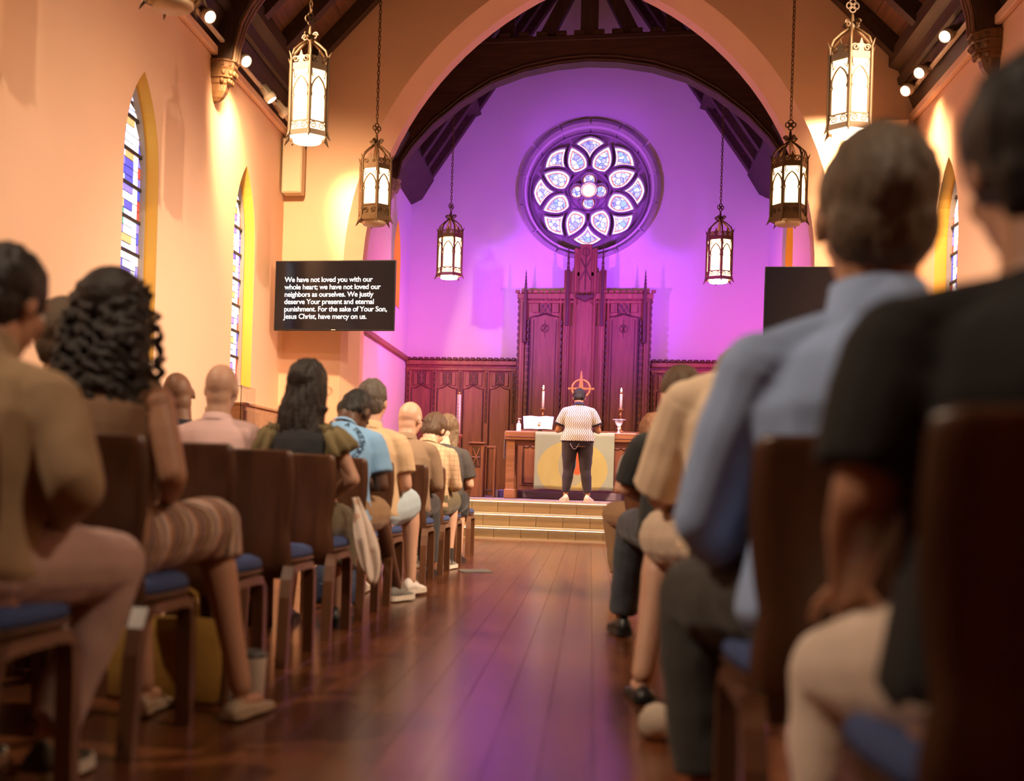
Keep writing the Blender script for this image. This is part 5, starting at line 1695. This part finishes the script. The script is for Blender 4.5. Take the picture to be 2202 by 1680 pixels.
# --- curly-haired woman
cx, cy = LX, ROWY[1]
person('woman with long dark curly hair, bare shoulders and striped skirt', cx, cy - .03, lean=(4, 10), head=(10, 0, 0), g=.98, sw=.172, skin=SK_TAN, seed=4,
       arms={'L': ((cx - .25, cy - .02, .80), (cx - .10, cy + .22, .66)), 'R': ((cx + .235, cy - .03, .765), (cx + .12, cy + .24, .68))},
       legs={'L': ((cx - .06, cy + .42, .56), (cx + .02, cy + .36, .10), 0), 'R': ((cx + .20, cy + .45, .60), (cx + .33, cy + .40, .10), -10)},
       shirt=dict(m=cloth('brown_strap_top', (.24, .13, .07)), sleeve=0, e=.008, low=-.08, amp=.003),
       pants=dict(m=stripes('striped_skirt', [(0, (.50, .27, .15)), (.16, (.10, .055, .04)), (.26, (.62, .42, .30)), (.42, (.16, .09, .07)), (.52, (.66, .50, .42)), (.66, (.42, .20, .10)), (.84, (.22, .13, .11))], 7.5, (.02, 16), 'Y', 'Z', hard=False), len=1.22, e=.012, loose=.022, skirt=False, name='skirt'),
       hair=('curly', H_DARK), shoes=dict(m=mat('beige_heel', (.42, .30, .20), .6), kind='flat'))
# --- man in pink shirt
cx, cy = LX - .45, ROWY[4]
_, inf = person('bald man in pink t-shirt', cx, cy - .03, lean=(8, 12), head=(10, -6, 0), g=1.06, sw=.195, skin=SK_FAIR, seed=5, k=.96,
       arms=lap_arms(cx, cy, out=.215), legs=seated(cx, cy), shirt=dict(m=cloth('pink_jersey', (.76, .50, .47)), sleeve=.6, e=.016, amp=.009, freq=6), collar=dict(h=.02),
       pants=dict(m=cloth('grey_trousers', (.10, .09, .09)), len=1.9), hair=None, shoes=dict(m=SHOE_B))
# --- woman with long dark hair
cx, cy = LX, ROWY[4]
_, inf = person('woman with long dark hair, glasses and olive ruffled sleeves', cx, cy - .03, lean=(5, 9), head=(8, -24, 0), g=.95, sw=.165, k=.97, skin=SK_FAIR, seed=6,
       arms={'L': ((cx - .205, cy + .04, .78), (cx - .08, cy + .24, .68)), 'R': ((cx + .255, cy + .03, .76), (cx + .10, cy + .27, .67))},
       legs=seated(cx, cy), shirt=dict(m=cloth('black_pinafore', (.020, .020, .024)), sleeve=.0, e=.010, amp=.004),
       pants=dict(m=cloth('olive_skirt', (.12, .095, .05)), len=1.5, e=.02, loose=.02, name='skirt'), hair=('long', H_DARK, .40, .125), shoes=dict(m=SHOE_B))
glasses(_, inf, FRAME)
m_ol = cloth('olive_ruffle', (.20, .15, .065))
for s_ in 'LR':
    a, el = inf['jn'][s_][0], inf['jn'][s_][1]
    X, Y, d = frame(el - a)
    n = 40
    rings = []
    for t, r_, w_ in ((-.045, .052, 0), (-.01, .075, .006), (.03, .085, .012), (.075, .095, .018), (.10, .088, .020)):
        rings.append([a + d * t + X * (r_ + w_ * math.sin(9 * b)) * math.cos(b) + Y * (r_ + w_ * math.sin(9 * b)) * math.sin(b) for b in [2 * math.pi * j / n for j in range(n)]])
    o = MB().loft(rings, cap=False).build('ruffle_sleeve', m_ol, _, True)
    o.modifiers.new('s', 'SOLIDIFY').thickness = .005
mbk = MB()
for j, zq in enumerate((-.02, -.06, -.10)):
    mbk.loft([[inf['p2'] + Vector((u * .16, -.075 - .012 * math.cos(u * 3) - .008 * math.sin(u * 26 + j), zq - .055 * q + .01 * math.cos(u * 5))) for u in [-1 + i / 12 for i in range(25)]] for q in (0, .5, 1)], cap=False, closed=False)
mbk.build('back_ruffle', m_ol, _, True).modifiers.new('s', 'SOLIDIFY').thickness = .004
# --- man in light blue t-shirt
cx, cy = LX + .01, ROWY[5]
m_blue = cloth('light_blue_jersey', (.26, .50, .80))
_, inf = person('bowed man in light blue t-shirt with lettering on the back', cx, cy - .03, lean=(12, 26), head=(58, -18, 0), g=1.02, sw=.19, k=1.03, skin=SK_DARK, seed=7,
       arms={'L': ((cx - .26, cy + .10, .76), (cx - .04, cy + .36, .74)), 'R': ((cx + .24, cy + .08, .73), (cx + .05, cy + .38, .72))},
       legs={'L': ((cx - .05, cy + .42, .56), (cx - .02, cy + .62, .09), 0), 'R': ((cx + .16, cy + .40, .56), (cx + .22, cy + .86, .10), -20)},
       shirt=dict(m=m_blue, sleeve=.72, e=.016, amp=.007, freq=6, loose=.014), collar=dict(h=.012), pants=dict(m=cloth('khaki_shorts', (.33, .20, .10)), len=.95, e=.018, loose=.02, name='shorts'),
       hair=('short', H_BLACK, .002), shoes=dict(m=SHOE_G, sole=SOLE_W, lace=SOLE_W))
sho = [c for c in _.children if c.name.startswith('shirt')][0]
bv = BVHTree.FromPolygons([v.co.copy() for v in sho.data.vertices], [tuple(p.vertices) for p in sho.data.polygons])
up, back = inf['up2'], None
bc = inf['p1'] + inf['up2'] * .11
fwv = Vector((0, up.z, -up.y)).normalized()
pr_ink = mat('faded_print', (.03, .06, .12), .9)
word = 'A TRUSTWORTHY'
mbp = MB()
tv_, tf_ = [], []
for i, ch in enumerate(word):
    if ch == ' ': continue
    a = R(10 - i * 10.6)
    Rr = .136
    ctr = bc + Vector((1, 0, 0)) * (Rr * math.cos(a + R(62))) + up * (Rr * math.sin(a + R(62)))
    rd = (Vector((1, 0, 0)) * math.cos(a + R(62)) + up * math.sin(a + R(62))).normalized()
    tg = fwv.cross(rd).normalized()
    hit, nrm, _i, _d = bv.ray_cast(ctr - fwv * .5, fwv)
    if hit is None: continue
    cu = bpy.data.curves.new('l', 'FONT'); cu.body = ch; cu.size = .042; cu.align_x = 'CENTER'; cu.offset = .0012
    tmp = bpy.data.objects.new('tmp', cu); COL.objects.link(tmp); bpy.context.view_layer.update()
    me = evald(tmp); bpy.data.objects.remove(tmp)
    vs = []
    for v in me.vertices:
        q = ctr + tg * v.co.x + rd * (v.co.y - .012)
        h2, n2, _i, _d = bv.ray_cast(q - fwv * .5, fwv)
        vs.append((h2 if h2 else q) - fwv * .004)
    mbp.add(vs, [tuple(p.vertices) for p in me.polygons])
mbp.build('shirt_print', pr_ink, sho, label='arched dark lettering on the back of the shirt')['kind'] = 'stuff'
# --- man in tan polo
cx, cy = LX + .02, ROWY[6]
person('man with grey hair in tan polo and light blue shorts', cx, cy - .03, lean=(8, 14), head=(14, -8, 0), g=1.10, sw=.195, k=1.04, skin=SK_FAIR, seed=8, belly=.02,
       arms={'L': ((cx - .28, cy + .02, .78), (cx - .06, cy + .26, .70)), 'R': ((cx + .245, cy + .04, .73), (cx + .10, cy + .28, .66))},
       legs={'L': ((cx - .12, cy + .44, .60), (cx - .10, cy + .50, .10), 5), 'R': ((cx + .215, cy + .46, .615), (cx + .24, cy + .42, .11), -16)},
       shirt=dict(m=cloth('tan_polo', (.66, .45, .26)), sleeve=.72, e=.018, amp=.009, freq=7, loose=.012), collar=dict(h=.035),
       pants=dict(m=cloth('light_blue_shorts', (.42, .52, .58)), len=.86, e=.018, loose=.025, name='shorts'), hair=('short', H_GREY2, .008), shoes=dict(m=SHOE_W, sole=SOLE_W, lace=SHOE_W))
# --- bald man in brown
cx, cy = LX, ROWY[8]
_, inf = person('bald man with glasses in grey-brown long-sleeved shirt', cx, cy - .03, lean=(10, 20), head=(16, -24, 0), g=1.10, sw=.195, k=1.03, skin=SK_FAIR, seed=9,
       arms={'L': ((cx - .28, cy + .06, .77), (cx - .06, cy + .32, .70)), 'R': ((cx + .245, cy + .09, .73), (cx + .08, cy + .34, .68))},
       legs=seated(cx, cy, kdy=.48, ank=.46, spread=.13, kz=.57), shirt=dict(m=cloth('grey_brown_shirt', (.27, .17, .10)), sleeve=1.95, e=.016, amp=.009, freq=6), collar=dict(h=.035),
       pants=dict(m=cloth('charcoal_trousers', (.035, .032, .034)), len=1.95, e=.016, loose=.01), hair=None, shoes=dict(m=SHOE_B))
glasses(_, inf, FRAME)
# --- man in checked shirt
cx, cy = LX + .06, ROWY[9]
person('bowed man with brown hair in tan checked shirt and olive shorts', cx, cy - .03, lean=(10, 22), head=(42, -22, 0), g=1.06, sw=.19, skin=SK_FAIR, seed=10, k=1.02,
       arms={'L': ((cx - .27, cy + .08, .77), (cx - .05, cy + .34, .70)), 'R': ((cx + .24, cy + .08, .73), (cx + .08, cy + .34, .68))},
       legs={'L': ((cx - .10, cy + .44, .57), (cx - .10, cy + .42, .10), 4), 'R': ((cx + .17, cy + .45, .59), (cx + .165, cy + .40, .10), -8)},
       shirt=dict(m=plaid('tan_check', (.50, .33, .19), (.34, .21, .13), 26), sleeve=1.4, e=.015, amp=.006, freq=7), collar=dict(h=.03),
       pants=dict(m=cloth('olive_shorts', (.11, .085, .04)), len=.92, e=.018, loose=.02, name='shorts'), hair=('short', H_BROWN, .014), shoes=dict(m=SHOE_G, sole=SOLE_W, lace=SHOE_W), socks=SOCK_B)
# --- woman in speckled black
cx, cy = LX + .08, ROWY[10] + .15
m_spk = stripes('speckled_black_knit', [(0, (.012, .011, .012)), (.70, (.13, .10, .085))], 80, (.008, 120), 'Z', 'X')
person('woman with light brown bob in speckled black dress', cx, cy - .03, lean=(8, 16), head=(30, -14, 0), g=1.08, sw=.185, k=1.03, skin=SK_FAIR, seed=12,
       arms={'L': ((cx - .26, cy + .04, .77), (cx - .06, cy + .28, .70)), 'R': ((cx + .245, cy + .05, .73), (cx + .10, cy + .30, .68))},
       legs=seated(cx, cy, kz=.57), shirt=dict(m=m_spk, sleeve=.8, e=.016, amp=.005, freq=7, loose=.012), pants=dict(m=cloth('black_skirt', (.015, .015, .016)), len=1.3, e=.02, loose=.015, name='skirt'),
       hair=('long', H_BOB, .22, .10), shoes=dict(m=SHOE_B))
# --- man in navy beyond the pink shirt
cx, cy = LX - .93, ROWY[5]
person('man in navy shirt with tilted head left of the pink shirt', cx, cy - .03, lean=(8, 12), head=(14, 18, -12), g=1.0, sw=.185, skin=SK_BROWN, seed=13,
       arms=lap_arms(cx, cy), legs=seated(cx, cy), shirt=dict(m=cloth('navy_jersey', (.02, .022, .032)), sleeve=.6), pants=dict(m=cloth('dark_trousers', (.03, .03, .035)), len=1.9), hair=None, shoes=dict(m=SHOE_B))
# --- woman at far left between the jacket and the curls
cx, cy = LX - .53, ROWY[2]
person('grey-haired person half hidden between tan jacket and curly hair', cx, cy - .03, lean=(4, 8), head=(10, 0, 0), g=1.0, skin=SK_TAN, seed=14, k=1.03,
       arms=lap_arms(cx, cy), legs=seated(cx, cy), shirt=dict(m=cloth('grey_green_top', (.17, .13, .08)), sleeve=1.9), pants=dict(m=cloth('dark_trousers_b', (.04, .035, .03)), len=1.9), hair=('short', H_GREY, .016), shoes=dict(m=SHOE_B))
# --- standing man at the altar
sx_, sy_ = .03, 17.28
m_wavy = stripes('wavy_striped_knit', [(0, (.82, .80, .79)), (.66, (.16, .15, .19))], 34, (.008, 118), 'X', 'Z')
_, inf = person('man standing at the altar in wavy-striped shirt and dark trousers', sx_, sy_, seat=Z1 + .79, z0=Z1, lean=(-2, 8), head=(42, 0, 0), g=1.14, sw=.198, k=.93, skin=SK_TAN, seed=15, vox=.009, belly=.02,
       arms={'L': ((sx_ - .275, sy_ + .02, Z1 + .98), (sx_ - .16, sy_ + .26, Z1 + 1.03)), 'R': ((sx_ + .275, sy_ + .02, Z1 + .98), (sx_ + .16, sy_ + .26, Z1 + 1.03))},
       legs={'L': ((sx_ - .115, sy_ + .02, Z1 + .44), (sx_ - .145, sy_ - .01, Z1 + .09), 14), 'R': ((sx_ + .115, sy_ + .02, Z1 + .44), (sx_ + .155, sy_ - .01, Z1 + .09), -14)},
       shirt=dict(m=m_wavy, sleeve=.72, e=.018, low=-.005, flare=.026, amp=.003, freq=7, loose=.016, cuff=mat('navy_rib', (.02, .02, .04), .8)), collar=dict(h=.03, m=mat('navy_collar', (.02, .02, .045), .8)),
       pants=dict(m=cloth('dark_denim', (.035, .028, .045)), len=1.9, e=.014), hair=('short', H_BLACK, .010), shoes=dict(m=SHOE_W, sole=SOLE_W, lace=SHOE_B))
ch = MB()
ch.tube([(-.10 + .12 * t, -.165 - .015 * math.sin(math.pi * t), .80 - .08 * math.sin(math.pi * t)) for t in [i / 10 for i in range(11)]], .004, 5)
ch.build('trouser_chain', 'silver', _)
# --- man in blue-grey shirt
cx, cy = .755, 2.52
person('man with grey-brown hair in blue-grey long-sleeved shirt, right foreground', cx, cy - .03, lean=(3, 7), head=(6, 0, 0), g=1.14, sw=.205, k=1.10, hs=1.12, skin=SK_TAN, seed=16,
       arms={'L': ((cx - .30, cy + .07, .72), (cx - .18, cy + .30, .60)), 'R': ((cx + .30, cy + .02, .74), (cx + .10, cy + .28, .66))},
       legs={'L': ((cx - .275, cy + .46, .52), (cx - .255, cy + .40, .10), 8), 'R': ((cx + .16, cy + .44, .54), (cx + .16, cy + .40, .10), -6)},
       shirt=dict(m=cloth('blue_grey_shirt', (.34, .47, .76)), sleeve=1.95, e=.020, amp=.010, freq=6), collar=dict(h=.06),
       pants=dict(m=cloth('charcoal_slacks', (.040, .036, .032)), len=1.95, e=.016, loose=.008), hair=('short', H_GREY, .007), shoes=dict(m=SHOE_B))
# --- person in black at the right edge
cx, cy = .80, 1.70
person('dark-haired person in black t-shirt and cream trousers at the right edge', cx, cy - .05, lean=(6, 12), head=(14, 8, 0), g=1.10, sw=.20, k=.99, skin=SK_TAN, seed=17,
       arms={'L': ((cx - .235, cy - .02, .77), (cx - .20, cy + .24, .64)), 'R': ((cx + .28, cy + .0, .75), (cx + .10, cy + .28, .66))},
       legs={'L': ((cx - .175, cy + .42, .485), (cx - .175, cy + .40, .10), 4), 'R': ((cx + .16, cy + .44, .53), (cx + .16, cy + .40, .10), -6)},
       shirt=dict(m=cloth('black_jersey', (.012, .012, .012)), sleeve=.85, e=.018, amp=.006, freq=6, loose=.012),
       pants=dict(m=cloth('cream_trousers', (.78, .64, .53)), len=1.95, e=.008, loose=.004), hair=('short', H_BLACK, .018), shoes=dict(m=SHOE_W))
# --- person in cream shirt, leaning forward
cx, cy = .735, 4.2
person('person in loose cream shirt and shorts leaning forward, right side', cx, cy - .03, seat=.54, lean=(4, 14), head=(104, 0, 0), g=1.04, sw=.19, k=1.12, skin=SK_FAIR, seed=18,
       arms={'L': ((cx - .275, cy + .20, .74), (cx - .14, cy + .46, .66)), 'R': ((cx + .25, cy + .20, .76), (cx + .08, cy + .44, .66))},
       legs={'L': ((cx - .235, cy + .50, .585), (cx - .31, cy + .34, .10), 6), 'R': ((cx + .14, cy + .46, .56), (cx + .16, cy + .40, .10), -6)},
       shirt=dict(m=cloth('cream_shirt', (.84, .64, .45)), sleeve=.92, e=.022, amp=.012, freq=6, loose=.035), collar=dict(h=.02),
       pants=dict(m=cloth('cream_shorts', (.62, .48, .36)), len=.95, e=.018, loose=.022, name='shorts'), hair=('short', H_BLOND, .014), shoes=dict(m=SHOE_B, kind='flat'))
# --- person in black with short brown hair
cx, cy = .64, 5.9
person('man with short brown hair in black top, behind the cream shirt on the right', cx, cy - .03, lean=(10, 20), head=(14, 22, 0), g=1.06, sw=.19, k=.99, skin=SK_FAIR, seed=19,
       arms={'L': ((cx - .245, cy + .08, .76), (cx - .08, cy + .32, .68)), 'R': ((cx + .27, cy + .08, .76), (cx + .08, cy + .32, .68))},
       legs={'L': ((cx - .20, cy + .46, .57), (cx - .24, cy + .56, .10), 10), 'R': ((cx + .14, cy + .46, .56), (cx + .16, cy + .40, .10), -6)},
       shirt=dict(m=cloth('black_shirt', (.014, .014, .014)), sleeve=.95, e=.018, amp=.007, freq=6, loose=.01), collar=dict(h=.03),
       pants=dict(m=cloth('slate_jeans', (.045, .05, .065)), len=1.95, e=.015, loose=.008), hair=('short', H_BROWN, .010), shoes=dict(m=SHOE_B))
# --- frontmost person on the right
cx, cy = .66, 8.5
person('frontmost person on the right, bare forearm, khaki trousers', cx, cy - .03, lean=(18, 30), head=(50, 10, 0), g=1.0, sw=.185, skin=SK_FAIR, seed=20,
       arms={'L': ((cx - .245, cy + .12, .745), (cx - .08, cy + .40, .85)), 'R': ((cx + .26, cy + .10, .76), (cx + .06, cy + .36, .70))},
       legs={'L': ((cx - .255, cy + .50, .56), (cx - .20, cy + .46, .10), 6), 'R': ((cx + .14, cy + .46, .56), (cx + .16, cy + .42, .10), -6)},
       shirt=dict(m=cloth('white_tee', (.62, .58, .55)), sleeve=.6, e=.016), pants=dict(m=cloth('khaki_trousers', (.34, .21, .11)), len=1.9, e=.018, loose=.015),
       hair=('short', H_RED, .014), shoes=dict(m=SHOE_B, sole=SHOE_B))
